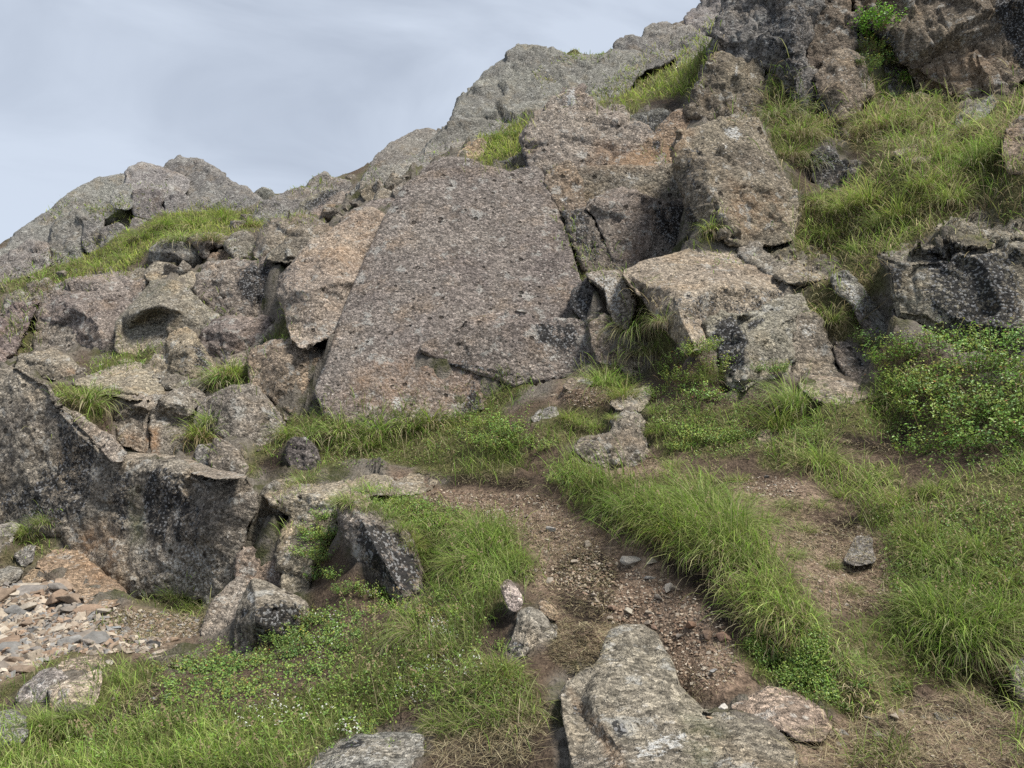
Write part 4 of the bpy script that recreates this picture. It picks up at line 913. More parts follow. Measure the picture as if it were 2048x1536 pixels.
# ------------------------------------------------------------------ the hillside (one ground sheet)
GP = """
-500,1800,2.5 0,1800,2.4 500,1800,2.3 1000,1800,2.15 1500,1800,2.0 2048,1800,2.0 2500,1800,2.0
0,1536,3.1 300,1536,2.95 600,1536,2.8 850,1520,2.7 1000,1420,2.9 1100,1500,2.5 1650,1536,2.4 1900,1536,2.35 2048,1536,2.35 2400,1536,2.3 2400,1300,2.8
0,1440,3.5 250,1440,3.4 450,1450,3.25 700,1430,3.1 900,1370,3.15 1000,1330,3.15 300,1490,3.15 120,1500,3.2
0,1340,4.2 150,1330,4.3 300,1350,4.1 420,1330,4.3 500,1330,4.1 600,1330,3.9 800,1300,3.7 950,1240,3.7 700,1240,4.3 800,1210,4.3
0,1230,5.2 100,1220,5.3 250,1250,5.0 350,1290,4.6 450,1270,4.8 350,1210,5.4 -200,1230,5.2 -200,1350,4.2
0,1055,6.45 -80,1060,6.5 100,1060,6.42 -60,900,7.0 60,760,7.4 100,900,7.1 200,960,6.9 170,1125,6.3 210,1165,6.1 250,1190,5.95 0,1150,5.9 60,1110,6.2 130,1080,6.3 600,1180,4.95 660,1150,5.05 850,1190,4.45 950,1150,4.3
1000,1000,5.3 900,985,5.78 870,955,6.05 1080,1010,5.0 1060,1080,4.5 1120,1150,4.05 1180,1080,4.35 1180,1200,3.7 1250,1150,3.95 1250,1240,3.45 1350,1230,3.45 1400,1320,3.0 1450,1380,2.8 1450,1290,3.12 1100,1050,4.65 1280,1190,3.7 1180,1250,3.4
1480,1330,2.95 1500,1400,2.72 1520,1440,2.6
1130,960,5.1 1180,960,4.85 1250,990,4.4 1350,1050,4.0 1450,1090,3.7 1500,1150,3.4 1560,1230,3.12 1600,1290,2.92
1160,1015,4.85 1240,1070,4.4 1340,1140,3.9 1420,1190,3.55 1475,1260,3.22 1515,1340,2.92
950,1060,4.75 1000,1120,4.3 1020,1180,3.9 880,1050,5.0 780,1000,5.2 800,1060,5.0 900,1130,4.45
1250,930,5.3 1400,950,4.9 1500,980,4.6 1600,1000,4.4 1650,1080,3.9 1700,1150,3.6 1750,1250,3.2 1850,1340,2.85 1940,1370,2.75 1700,1060,4.1
1500,1060,3.95 1560,1120,3.65 1620,1200,3.3 1680,1260,3.05 1720,1350,2.78 1640,1380,2.7 1780,1420,2.6
1800,950,4.5 1900,1000,4.0 2000,1000,3.8 2048,1150,3.3 2000,1250,3.05 1850,1150,3.5 1850,1250,3.15 2300,1000,3.6 2300,800,4.5 2048,1350,2.75 2048,1440,2.55
1150,850,6.1 1200,910,5.6 1280,940,5.25 1050,800,6.75 1150,790,6.65 1250,770,6.65 1060,835,6.35 1050,900,5.85 1000,922,5.80 1000,955,5.84 1090,938,5.42 1090,966,5.5 930,922,6.02 930,950,6.06 1040,925,5.62 1045,960,5.68 970,880,6.1 1060,870,6.05 1100,760,7.0 1000,840,6.5
600,830,7.35 700,835,7.4 850,820,7.35 950,795,7.3 1040,760,7.35 800,890,6.8 650,900,6.9 700,925,6.5 560,930,6.7 900,880,6.6 520,900,6.8 480,930,6.6 800,930,6.45
1350,790,6.3 1450,800,6.0 1350,720,6.7 1550,790,5.9 1450,880,5.4 1350,880,5.5 1550,900,5.05 1700,810,5.55 1750,850,5.3 1700,905,4.85 1800,890,4.95 1850,810,5.05 1900,710,5.3 2000,730,5.0 2040,850,4.4 1750,710,5.85 1650,700,6.3 1630,860,5.35 1260,830,6.0 1300,860,5.7 1300,930,5.15
1650,560,6.8 1700,500,7.1 1600,500,7.7 1650,420,8.1 1800,450,7.3 1900,450,6.8 1750,350,8.4 1900,340,7.9 2000,370,7.2 1850,270,9.0 2000,240,8.6 2048,200,8.7 1800,220,9.5 1700,200,10 1600,230,9.7 1560,320,8.9 1650,360,8.9 2300,450,6.3 2300,200,8.4 1650,290,9.1 1740,300,8.7 1570,420,8.3 1700,560,6.6
1340,600,7.3 1300,690,7.0 1180,520,8.75 1190,460,9.0 1150,400,9.4 1400,475,8.4 1240,545,8.0
1000,290,12 1020,250,14 1050,260,12 1300,180,14 1380,120,17 1200,210,14 1280,170,14.5 1350,170,13 1400,180,12 1420,110,15 1150,100,24 1250,100,25 1420,60,22 900,260,18 700,385,19 600,395,22 650,375,24 760,370,17
400,430,16.5 500,440,15 300,450,16.5 250,500,15 100,530,16 50,570,15 20,620,13 350,480,14.5 270,412,18.3 320,425,17.5 550,450,14 450,420,16.5 520,405,18 160,520,16 220,480,16
50,660,11 20,710,10 560,650,9 450,750,8.3 170,790,7.6 250,710,9.3 420,880,7.0 490,880,7 190,800,7.5 130,780,7.9 300,690,9.3 60,640,11.5
-300,600,14 -300,800,9.5 -300,1100,6 -300,1400,3.7 -300,560,17 -500,1000,7
350,620,48 0,700,42 700,560,48 1100,360,60 1500,150,60 -400,750,40 2300,-100,50 -800,800,20 -900,1200,6 2700,600,7 2700,1000,4 3000,1536,2.3 2700,200,9
"""
g = pts(' '.join(GP.split()), 'P', 3)
C1 = at(g[:, 0], g[:, 1], g[:, 2])
C2 = np.array(TCTRL); C3 = np.array(TFOOT)
C0 = np.array([[0, 0, .05], [-1.5, 0, .0], [1.5, 0, .12], [0, -3, -.3], [-3, -3, -.4], [3, -3, 0], [0, 1.0, .12], [-1.5, 1.2, .05], [1.5, 1.2, .25], [-6, 0, -.2], [6, 0, .6], [-8, -6, -.8], [8, -6, .4]])
C = np.concatenate([C0, C1, C2, C3])
# drop near-duplicates in plan, favouring the ground readings over the rocks'
wt = np.r_[np.full(len(C0) + len(C1), 1.0), np.full(len(C2), .22), np.full(len(C3), .6)]
def kern(A, B):
    d2 = ((A[:, None, :2] - B[None, :, :2]) ** 2).sum(2)
    return -np.sqrt(d2 + 1e-4)
n = len(C)
Kk = kern(C, C)
lam = .018 / wt
A = np.zeros((n + 3, n + 3))
A[:n, :n] = Kk + np.diag(lam)
A[:n, n] = 1; A[:n, n + 1:] = C[:, :2]
A[n, :n] = 1; A[n + 1:, :n] = C[:, :2].T
sol = np.linalg.solve(A, np.r_[C[:, 2], 0, 0, 0])
NYR, NXR = 620, 560
ty = np.linspace(0, 1, NYR)
Yr = -5 + 7.3 * ty / .16
Yr = np.where(ty < .06, -5 + 6.4 * ty / .06, 0)
k = ty >= .06
Yr[k] = 1.4 * np.exp((ty[k] - .06) / .94 * math.log(75 / 1.4))
ux = np.linspace(-1, 1, NXR)
ux = ux * (.72 + .28 * ux ** 2)
X = ux[None, :] * (Yr[:, None] * .95 + 5.5 + .0 * Yr[:, None])
Y = np.repeat(Yr[:, None], NXR, 1)
G2 = np.stack([X.ravel(), Y.ravel()], 1)
Z = np.zeros(len(G2))
for s in range(0, len(G2), 20000):
    q = G2[s:s + 20000]
    Z[s:s + 20000] = kern(np.c_[q, np.zeros(len(q))], C) @ sol[:n] + sol[n] + q @ sol[n + 1:]
TV = np.c_[G2, Z]
def tpoly(reg, s): return pts(s, reg)
PATHS = [('G', '820,845 940,862 1070,895 1120,930 1250,950 1400,960 1620,970 1780,1010 1860,1090 1900,1160 2000,1230 2048,1290 2048,1536 1750,1536 1700,1400 1560,1230 1480,1180 1300,1110 1100,1040 930,1000 800,960'),
         ('J', '180,20 560,0 800,120 1000,190 1150,250 1330,380 1450,560 1560,640 1640,760 1700,900 1780,1040 1880,1060 1700,1080 1560,1120 1400,1120 1330,1050 1290,930 1240,800 1150,720 960,700 880,900 720,900 640,800 600,680 560,560 430,480 560,330 420,200 350,120 250,60'),
         ('H', '-100,480 100,480 260,470 420,470 560,620 700,600 800,560 950,620 1180,700 1180,760 1000,830 860,880 640,880 560,880 420,890 250,920 100,1000 0,1080 -100,1080'),
         ('L', '0,540 60,440 200,440 420,520 500,520 460,590 300,620 120,640 0,650'),
         ('L', '1050,1060 1250,1080 1500,1080 1560,1130 1800,1180 1830,1350 2048,1400 2048,1536 1300,1536 1250,1420 1100,1330 1060,1180'),
         ('K', '560,120 700,60 1100,120 1250,260 1330,420 1100,560 980,640 900,660 780,520 700,380'),
         ('K', '700,1340 1000,1250 1400,1150 1700,1050 2048,1150 2048,1536 700,1536'),
         ('L', '1660,830 1760,820 2048,860 2048,920 1900,930 1750,900'), ('L', '250,940 480,930 640,860 760,900 700,1000 500,1040 370,1040'),
        ]
PEATS = [('G', '1080,860 1250,870 1480,880 1640,900 1660,960 1500,960 1300,920 1120,930'),
         ('J', '560,380 620,330 760,240 900,260 1010,400 940,560 900,700 760,720 660,640 600,500'), ('J', '1150,240 1450,330 1700,620 1740,860 1640,860 1450,560 1300,420'),
         ('J', '200,640 360,620 420,860 240,860'), ('J', '80,1240 560,1180 650,1536 80,1536'), ('K', '780,60 1100,40 1180,120 950,200'),
         ('H', '640,1170 780,1060 900,1020 960,1130 880,1260 700,1330 560,1340'), ('K', '1850,880 2048,900 2048,1250 1900,1150 1820,1000'),
         ('E', '930,1290 1150,1230 1420,1220 1420,1370 1200,1420 1020,1380'), ('C', '600,260 740,230 1100,200 1120,290 900,300 760,340'),
         ('B', '1540,540 1640,560 1800,800 1900,860 1700,900 1600,760'), ('F', '1460,790 1660,700 1700,880 1560,930'),
         ('L', '600,830 700,800 760,880 640,950'), ('D', '600,700 1000,780 1080,960 800,1060')]
px, py, dd = project(TV)
vis = dd > .3
def mask(polys, w):
    v = np.zeros(len(TV))
    for reg, s in polys:
        poly = pts(s, reg)
        v = np.maximum(v, np.where(vis, soft_in(px, py, poly, w), 0))
    return v
HIL = np.clip(dd / 6, .25, 3)
TV[:, 2] += .030 * HIL * fbm(TV, 1.6, 4, 77) * np.clip(dd, 0.3, 1)
TV[:, 2] += .008 * fbm(TV, 14.0, 3, 91)
# ------------------------------------------------------------------ grass cover: (zoom, outline, blades per 100 px2, height, straw share, lean azimuth, options)
DL = -2.3                                         # downhill: towards the camera and to the left
AREAS = {
'far': ('far_grass', 'bright short grass on the far shelves and skyline', [
  ('P', '-400,560 0,540 0,640 -400,720', 5, .2, .4, DL, {}),
  ('A', '870,560 1000,500 1150,482 1280,466 1400,486 1480,510 1570,585 1480,620 1390,610 1330,650 1110,660 980,680 880,730 830,790 700,880 560,850 460,910 400,890 470,770 520,690 640,650 830,630', 22, .16, .18, DL, {'yel': .7}),
  ('A', '520,500 600,462 760,452 900,488 840,540 620,560 530,530', 22, .15, .25, DL, {'yel': .6}),
  ('A', '-20,930 60,895 180,850 280,750 470,740 490,800 420,870 380,930 300,970 280,1010 230,1050 100,990 0,960', 20, .20, .5, DL, {}),
  ('A', '270,570 330,480 420,430 440,470 350,530 300,590', 16, .15, .3, DL, {}),
  ('A', '740,370 840,355 960,370 1000,390 960,410 860,380 760,390', 16, .10, .5, DL, {}),
  ('A', '1480,390 1600,385 1780,345 1840,300 1900,280 1900,310 1960,310 2048,315 2048,330 1900,380 1800,370 1620,410', 16, .14, .3, DL, {'yel': .5}),
  ('A', '1510,520 1690,510 1760,530 1840,550 1860,570 1700,550 1560,555', 20, .12, .2, DL, {'yel': .5}),
  ('M', '1230,490 1260,450 1400,380 1480,280 1700,200 1880,110 1880,160 1720,260 1860,215 1855,300 1790,440 1700,490 1550,490 1450,590 1415,550 1330,525 1280,560 1230,520', 18, .22, .32, DL, {'yel': .5}),
  ('M', '1060,290 1085,262 1180,238 1320,252 1340,280 1200,300 1100,300', 22, .14, .1, DL, {}),
  ('M', '980,330 1060,290 1150,315 1150,335 1060,345 1040,380 1045,400 970,455 955,410', 22, .10, .55, DL, {'yel': .8}),
  ('M', '1000,570 1090,490 1180,440 1240,430 1200,460 1100,510 1000,600', 16, .12, .6, DL, {}),
  ('M', '340,830 430,770 540,730 560,740 430,810 350,870', 14, .12, .5, DL, {}),
  ('M', '40,910 120,860 200,890 120,920', 14, .15, .4, DL, {}),
  ('M', '640,700 700,660 830,620 880,600 900,620 820,660 720,700', 12, .15, .4, DL, {}),
]),
'shelf': ('ledge_grass', 'tufts of grass growing on the ledges among the boulders', [
  ('M', '610,820 700,720 830,635 930,620 890,700 895,790 820,810 740,860 660,840', 16, .20, .08, DL, {'yel': .6}),
  ('A', '55,1310 100,1180 190,1080 200,1200 140,1340', 12, .22, .45, DL, {}),
  ('A', '540,1450 570,1370 650,1335 880,1318 930,1330 880,1400 700,1430 560,1470', 13, .12, .15, DL, {}),
  ('F', '270,395 285,350 400,355 500,365 695,395 670,440 600,520 570,560 500,580 450,490 370,450', 9, .15, .42, -1.6, {'curl': 1.6, 'steep': True}),
  ('F', '1205,390 1220,290 1350,258 1475,185 1485,345 1400,355 1300,380', 9, .17, .2, DL, {'steep': True}),
  ('A', '1570,1250 1640,1165 1725,1125 1730,1200 1640,1260', 11, .14, .15, DL, {'steep': True}),
  ('A', '1370,790 1500,750 1570,770 1530,800 1400,800', 10, .10, .3, DL, {}),
  ('A', '1140,960 1200,1000 1330,1080 1330,1120 1250,1120 1200,1060', 8, .14, .5, DL, {'steep': True}),
  ('B', '1180,255 1230,248 1310,250 1300,270 1190,268', 12, .06, .1, DL, {'yel': 1.2, 'steep': True}),
  ('B', '1405,265 1490,262 1475,300 1420,300', 12, .07, .1, DL, {'yel': 1.2, 'steep': True}),
  ('B', '1535,540 1590,560 1620,660 1700,790 1790,745 1930,830 1850,855 1680,875 1620,800 1570,660', 9, .15, .3, DL, {'steep': True}),
  ('B', '1620,860 1720,850 1700,900 1640,920', 7, .10, .6, DL, {}),
  ('C', '870,620 920,570 1030,550 1040,600 1000,625', 11, .13, .4, DL, {}),
  ('C', '1170,1100 1200,950 1260,950 1310,1000 1320,1040 1230,1070', 10, .14, .1, DL, {'yel': .6, 'steep': True}),
  ('C', '1200,1205 1280,1180 1470,1160 1400,1190 1290,1205', 9, .05, .15, DL, {'steep': True}),
  ('C', '900,790 1000,770 1080,770 1110,840 950,850', 6, .06, .7, DL, {'steep': True}),
  ('F', '1080,680 1110,600 1180,560 1260,620 1270,780 1220,760 1150,700', 7, .18, .4, -1.9, {'steep': True, 'curl': 1.3}),
  ('F', '1430,820 1500,800 1510,870 1460,890', 8, .1, .1, DL, {'steep': True}),
  ('F', '1640,1160 1700,1120 1690,1200 1650,1210', 7, .12, .15, DL, {'steep': True}),
  ('B', '1040,1125 1100,1110 1240,1095 1240,1110 1060,1140', 4, .03, .8, DL, {'steep': True}),
]),
'slope': ('slope_grass', 'long wind combed grass over the upper right slope', [
  ('D', '530,560 560,480 620,430 700,560 780,620 920,740 945,790 850,850 800,890 700,910 620,990 560,800 520,700', 8, .33, 0.48, -1.9, {'curl': 1.7, 'dark': .72, 'steep': True}),
  ('D', '1040,620 1150,540 1300,550 1500,560 1650,610 1680,700 1560,790 1400,850 1280,900 1050,880 990,800 1050,700', 8, .36, 0.68, -1.9, {'curl': 1.5, 'dark': .85, 'steep': True}),
  ('D', '950,1110 1080,960 1300,900 1560,850 1700,760 1900,600 2048,460 2200,460 2200,680 2048,690 1930,820 1930,950 2048,990 2200,1000 2200,1110 2048,1120 1850,1190 1700,1250 1530,1340 1400,1400 1300,1500 1150,1536 980,1500 850,1536 700,1500 690,1400 720,1250 760,1150 900,1110', 8, .26, 0.62, DL, {'curl': 1.3, 'steep': True}),
  ('D', '1080,480 1120,380 1300,360 1420,480 1400,560 1200,560', 6, .20, 0.50, -1.7, {'dark': .6, 'steep': True}),
  ('D', '230,690 300,640 520,620 560,690 480,700 350,700', 7, .16, 0.70, -1.7, {'steep': True}),
  ('E', '850,240 900,130 1170,210 1240,330 1260,470 1150,490 1070,430 1000,340', 6, .20, 0.92, DL, {'curl': 1.3, 'steep': True}),
  ('E', '750,460 830,410 920,385 1020,520 1100,620 1110,730 1000,750 920,710 860,630 780,580', 6, .20, 0.82, DL, {'curl': 1.5, 'steep': True}),
  ('E', '380,170 480,190 640,200 860,190 980,280 900,300 700,280 560,260', 2.5, .14, 0.95, DL, {'curl': 1.3}),
  ('L', '440,-30 560,-70 640,50 720,180 745,250 700,330 600,270 540,150', 7, .30, 0.90, -1.9, {'curl': 1.4, 'steep': True}),
  ('E', '1450,60 1700,-20 1900,-60 2048,-100 2048,-20 1900,40 1700,90 1500,130', 5, .18, 0.80, DL, {'steep': True}),
  ('E', '1600,170 1700,120 1850,130 2000,150 2048,150 2048,180 1850,200 1700,190', 4, .14, 0.90, DL, {'steep': True}),
]),
'bank': ('bank_grass', 'grass bank along the foot of the huge slab above the path', [
  ('G', '-20,770 150,620 240,540 330,500 460,515 560,540 720,500 900,500 1050,480 1280,425 1480,350 1570,300 1680,255 1710,290 1580,400 1490,480 1480,560 1500,640 1600,700 1620,800 1500,880 1250,870 1060,860 950,830 820,810 740,790 600,780 470,850 400,850 390,740 330,680 220,690 110,780 20,800', 7, .17, 0.46, -2.0, {'curl': 1.2}),
  ('G', '220,870 320,840 420,850 400,930 330,980 230,1000', 6, .12, 0.71, DL, {}),
  ('G', '1640,540 1760,560 1900,480 1960,560 1920,640 1780,680 1680,620', 5, .13, 0.71, DL, {}),
  ('L', '200,470 260,380 380,380 480,450 500,500 400,540 280,520', 7, .17, 0.51, DL, {}),
  ('L', '-20,640 120,620 330,640 360,720 300,790 150,850 0,860 -80,780', 5, .12, 0.71, DL, {}),
]),
'longbank': ('long_grass_bank', 'long bright grass overhanging the right edge of the path', [
  ('L', '20,960 120,920 200,950 370,1045 520,1035 750,1000 1000,1070 1080,1180 1090,1300 1200,1380 1290,1480 1300,1560 1100,1560 900,1520 600,1410 400,1330 200,1240 80,1110', 7, .24, 0.26, -2.5, {'curl': 1.5, 'spread': .7, 'w': .0035}),
  ('J', '1330,230 1560,80 1760,80 1900,280 1970,430 2048,560 2120,700 2000,740 1800,740 1700,620 1640,530 1560,410 1450,330', 6, .19, 0.61, -2.4, {'curl': 1.7, 'spread': .8}),
]),
'right': ('right_turf', 'grass and dry straw covering the bank on the right', [
  ('P', '2040,690 2600,660 2650,1600 2040,1560', 3.0, .17, 0.43, DL, {'curl': 1.4}),
  ('P', '2040,200 2600,180 2600,400 2040,400', 3.5, .24, 0.58, DL, {'curl': 1.4}),
  ('K', '1150,-40 1400,-100 1800,-200 2100,-300 2250,0 2250,600 2100,830 1900,880 1750,980 1500,1010 1380,960 1310,660 1260,430 1300,260 1250,120', 6, .16, 0.54, DL, {'curl': 1.4}),
  ('K', '1350,640 1500,560 1800,600 1960,680 1960,800 1850,900 1600,960 1450,900', 3.5, .24, 0.40, -2.2, {'curl': 1.7, 'w': .004}),
  ('K', '380,830 480,740 660,700 900,760 920,1000 1010,1210 880,1200 640,1080 480,1000 420,920', 8, .06, 0.26, DL, {'dark': .6, 'curl': .8}),
  ('K', '480,430 600,440 780,540 920,700 780,780 640,750 500,700 400,500', 6, .14, 0.55, DL, {'curl': 1.3}),
  ('K', '900,760 1150,640 1330,660 1400,960 1380,1180 1200,1240 1000,1210 910,1000', 5, .12, 0.62, DL, {'curl': 1.4}),
  ('K', '980,1536 1080,1420 1180,1370 1320,1360 1420,1450 1400,1540', 6, .12, 0.70, DL, {}),
  ('K', '1500,950 1800,880 2000,900 2000,1200 1700,1150 1540,1060', 3, .16, 0.95, DL, {'curl': 1.8}),
  ('E', '700,1040 760,1030 980,1110 1200,1020 1330,1000 1330,1250 1150,1300 950,1280 800,1400 640,1350 560,1240 620,1130', 6, .15, 0.52, DL, {'curl': 1.2}),
  ('L', '570,640 700,600 900,640 1100,600 1230,620 1220,720 1100,690 980,700 820,740 800,850 720,900 600,860 540,760', 5.5, .13, 0.58, DL, {}),
  ('L', '820,720 1000,690 1180,800 1220,890 1000,920 760,880 700,930 760,1000 900,1010 1000,1060 1090,1130 980,1090 800,1020 700,1000 640,920', 6, .14, 0.45, DL, {'curl': 1.2}),
  ('L', '1200,860 1330,800 1480,840 1500,960 1400,1010 1230,980', 6, .15, 0.60, DL, {}),
  ('L', '1500,830 1640,860 1740,980 2048,960 2048,1400 1840,1330 1800,1150 1600,1120 1520,1000', 6, .16, 0.40, DL, {'curl': 1.3}),
  ('L', '1090,1170 1250,1180 1460,1180 1500,1300 1400,1420 1260,1380', 2.5, .09, 0.65, DL, {}),
  ('K', '560,180 760,140 840,160 820,300 700,330', 2, .09, 0.80, DL, {}),
]),
'left': ('left_turf', 'short green turf on the slope below the path', [
  ('P', '-450,1250 0,1380 0,1600 -450,1600', 2.5, .12, .25, DL, {'curl': 1.2}),
  ('G', '560,980 640,920 760,930 850,980 1000,1030 1150,1080 1250,1100 1260,1140 1150,1220 1050,1240 920,1200 800,1140 700,1060 620,1010', 6, .14, 0.43, -2.0, {'curl': 1.5, 'steep': True}),
  ('I', '880,140 1050,60 1250,40 1400,65 1520,130 1540,200 1610,300 1690,360 1650,440 1500,470 1460,490 1380,520 1200,480 1050,540 1010,440 960,260', 7, .17, 0.18, -2.1, {'curl': 1.5, 'w': .0035}),
  ('I', '880,640 960,560 1030,500 1200,470 1450,480 1490,600 1400,640 1350,740 1330,860 1180,900 900,880', 5.5, .17, 0.28, DL, {}),
  ('I', '840,900 1100,860 1400,880 1600,950 1660,1050 1720,1200 1600,1240 1500,1260 1300,1230 1050,1200 880,1080', 7, .12, 0.63, -1.9, {'curl': 1.5}),
  ('I', '1040,1180 1300,1200 1560,1180 1760,1220 1700,1300 1500,1340 1250,1360 1060,1340', 5, .16, 0.68, -1.7, {'curl': 1.7, 'steep': True}),
  ('H', '0,1440 150,1390 330,1400 560,1350 800,1250 960,1190 1150,1190 1400,1220 1750,1100 2048,1000 2300,880 2400,1000 2350,1200 2150,1330 1900,1430 1750,1600 0,1600', 8, .10, 0.24, DL, {'curl': 1.1}),
  ('I', '880,620 1000,600 1000,760 860,900 700,980 560,960 500,900 620,780', 5, .11, 0.28, DL, {}),
  ('H', '0,1060 100,1020 200,950 330,895 600,890 620,930 340,940 160,1050 80,1120 0,1130', 6, .08, 0.28, DL, {}),
  ('H', '590,1000 700,940 850,910 950,960 860,1040 800,1130 720,1210 560,1230 520,1200 580,1110', 7, .13, 0.28, DL, {'curl': 1.3}),
  ('H', '-60,1330 120,1380 140,1220 320,1240 540,1200 620,1220 560,1330 400,1420 200,1400 0,1480', 5, .16, 0.18, DL, {'curl': 1.2}),
  ('H', '60,230 110,120 200,90 330,50 400,130 350,180 200,240', 7, .14, 0.23, DL, {'curl': 1.1}),
  ('H', '0,250 120,260 200,200 380,160 400,200 300,290 220,350 100,370 0,350', 4, .12, 0.63, DL, {}),
  ('H', '530,745 560,690 700,640 760,680 640,730', 8, .08, 0.18, DL, {}), ('H', '760,805 860,755 950,755 900,795 800,815', 8, .07, 0.18, DL, {}),
  ('H', '370,890 400,850 510,800 550,830 450,885', 7, .06, 0.23, DL, {}), ('H', '600,870 700,850 760,860 740,900 640,920', 6, .06, 0.23, DL, {}),
  ('H', '760,540 850,460 1000,480 1150,530 1230,590 1200,670 1000,640 900,580 800,570', 6, .14, 0.48, DL, {'curl': 1.3}),
  ('H', '700,620 850,580 1000,640 1190,690 1180,760 1000,740 800,700', 2, .07, 0.93, DL, {}),
]),
}
def turf_mask():
    v = np.zeros(len(TV))
    for k in AREAS:
        for (reg, s, dens, hgt, straw, wdir, opt) in AREAS[k][2]:
            v = np.maximum(v, np.where(vis, soft_in(px, py, pts(s, reg), 8), 0) * np.clip(dens / 7, 0, 1))
    return v
fpath = mask(PATHS, 14); fpeat = mask(PEATS, 12)
fturf = turf_mask()
frock = np.zeros(len(TV))
for Bq in OUTL:
    c_ = Bq.mean(0); lo_, hi_ = Bq.min(0) - 30, Bq.max(0) + 30
    m_ = vis & (px > lo_[0]) & (px < hi_[0]) & (py > lo_[1]) & (py < hi_[1])
    if m_.any():
        e_ = c_ + (Bq[::3] - c_) * 1.12
        frock[m_] = np.maximum(frock[m_], soft_in(px[m_], py[m_], e_, 12))

_v, _e = facets(TV + .05 * np.stack([fbm(TV, 4, 2, 1), fbm(TV, 4, 2, 2), fbm(TV, 4, 2, 3)], 1), 3.4, 9)
_w, _ = facets(TV, 9.0, 19)
TV[:, 2] += frock * (1 - fturf) * (1 - fpath) * np.clip(dd / 7, .3, 2) * (.10 * _v + .035 * _w)
ii = np.arange(NYR * NXR).reshape(NYR, NXR)
Q = np.stack([ii[:-1, :-1], ii[:-1, 1:], ii[1:, 1:], ii[1:, :-1]], -1).reshape(-1, 4)
gm = mesh_from('hillside', TV, Q, SOIL)
gro = link('hillside', gm)
tag(gro, 'steep grassy and peaty hillside between the rocks', None, None, 'structure')
attr(gm, 'path', fpath); attr(gm, 'peat', fpeat); attr(gm, 'turf', fturf)
attr(gm, 'rocky', frock * (1 - fpath))
# ------------------------------------------------------------------ where plants root: cast onto hillside and rocks
bpy.context.view_layer.update()
DG = bpy.context.evaluated_depsgraph_get()
RNG = np.random.default_rng(5)
EYEV = Vector(EYE)
def cast(px, py):
    """first surface seen along a sight line: point, normal, is_ground, depth"""
    out = []
    Rr = ray(np.asarray(px), np.asarray(py))
    for r in Rr:
        ok, loc, nor, idx, ob, _ = SC.ray_cast(DG, EYEV, Vector(r))
        out.append((loc.x, loc.y, loc.z, nor.x, nor.y, nor.z, 1.0 if (ok and ob.name == 'hillside') else 0.0, 1.0 if ok else 0.0))
    return np.array(out)

def drop(P, up=.35, down=1.0):
    """fall straight down onto whatever lies there"""
    res = P.copy(); ok_ = np.zeros(len(P), bool)
    dn = Vector((0, 0, -1))
    for i, p in enumerate(P):
        ok, loc, nor, idx, ob, _ = SC.ray_cast(DG, Vector((p[0], p[1], p[2] + up)), dn, distance=up + down)
        if ok:
            res[i] = loc; ok_[i] = True
    return res, ok_

def sample_poly(poly, n):
    x0, y0 = poly.min(0); x1, y1 = poly.max(0)
    out = np.zeros((0, 2))
    while len(out) < n:
        q = RNG.uniform([x0, y0], [x1, y1], (max(n * 2, 64), 2))
        out = np.r_[out, q[in_poly(q[:, 0], q[:, 1], poly)]]
    return out[:n]

def poly_area(p):
    x, y = p[:, 0], p[:, 1]
    return abs(.5 * np.sum(x * np.roll(y, -1) - y * np.roll(x, -1)))

# ------------------------------------------------------------------ blades
def blade_arrays(root, h, w, az, lean, curl, c0, c1, L=4, side=None, rng=RNG):
    n = len(root)
    az = np.asarray(az); dirx, diry = np.cos(az), np.sin(az)
    sa = az + math.pi / 2 + (rng.normal(0, .7, n) if side is None else side)
    sx, sy = np.cos(sa), np.sin(sa)
    V = np.zeros((n, (L + 1) * 2, 3)); Cc = np.zeros((n, (L + 1) * 2, 3))
    p = np.array(root, float)
    for k in range(L + 1):
        t = k / L
        ww = w * (1 - .12 * k if k < L else .06) * .5 * (1 if k else .8)
        S = np.stack([sx * ww, sy * ww, np.zeros(n)], 1)
        V[:, 2 * k] = p - S; V[:, 2 * k + 1] = p + S
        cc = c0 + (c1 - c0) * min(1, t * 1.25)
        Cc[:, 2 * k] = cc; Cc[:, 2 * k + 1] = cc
        a = lean + curl * (t + .5 / L)
        st = h / L
        p = p + np.stack([dirx * np.sin(a) * st, diry * np.sin(a) * st, np.cos(a) * st], 1)
    F = []
    for k in range(L):
        F.append([2 * k, 2 * k + 1, 2 * k + 3, 2 * k + 2])
    F = np.array(F)[None] + (np.arange(n) * (L + 1) * 2)[:, None, None]
    return V.reshape(-1, 3), F.reshape(-1, 4), Cc.reshape(-1, 3)

GREENS = np.array([[.255, .375, .070], [.205, .335, .065], [.310, .400, .095], [.160, .270, .055], [.350, .410, .140], [.230, .390, .060]])
STRAWS = np.array([[.40, .335, .20], [.31, .25, .14], [.50, .43, .28], [.22, .17, .10], [.38, .345, .20]])
def blade_cols(n, straw, rng=RNG, dark=1.0, yel=0.0):
    g1 = GREENS[rng.integers(0, len(GREENS), n)] * rng.uniform(.75, 1.3, (n, 1)) * dark * np.array([.99, 1.0, .95])
    g1 = g1 * np.array([1 + .35 * yel, 1 + .08 * yel, 1])
    s1 = STRAWS[rng.integers(0, len(STRAWS), n)] * rng.uniform(.75, 1.15, (n, 1))
    m = (rng.random(n) < straw)[:, None]
    c1 = np.where(m, s1, g1)
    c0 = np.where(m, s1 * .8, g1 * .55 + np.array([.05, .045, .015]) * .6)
    tipdry = (rng.random(n) < .38)[:, None] & ~m
    c1 = np.where(tipdry, c1 * .45 + s1 * .6, c1)
    return c0, c1

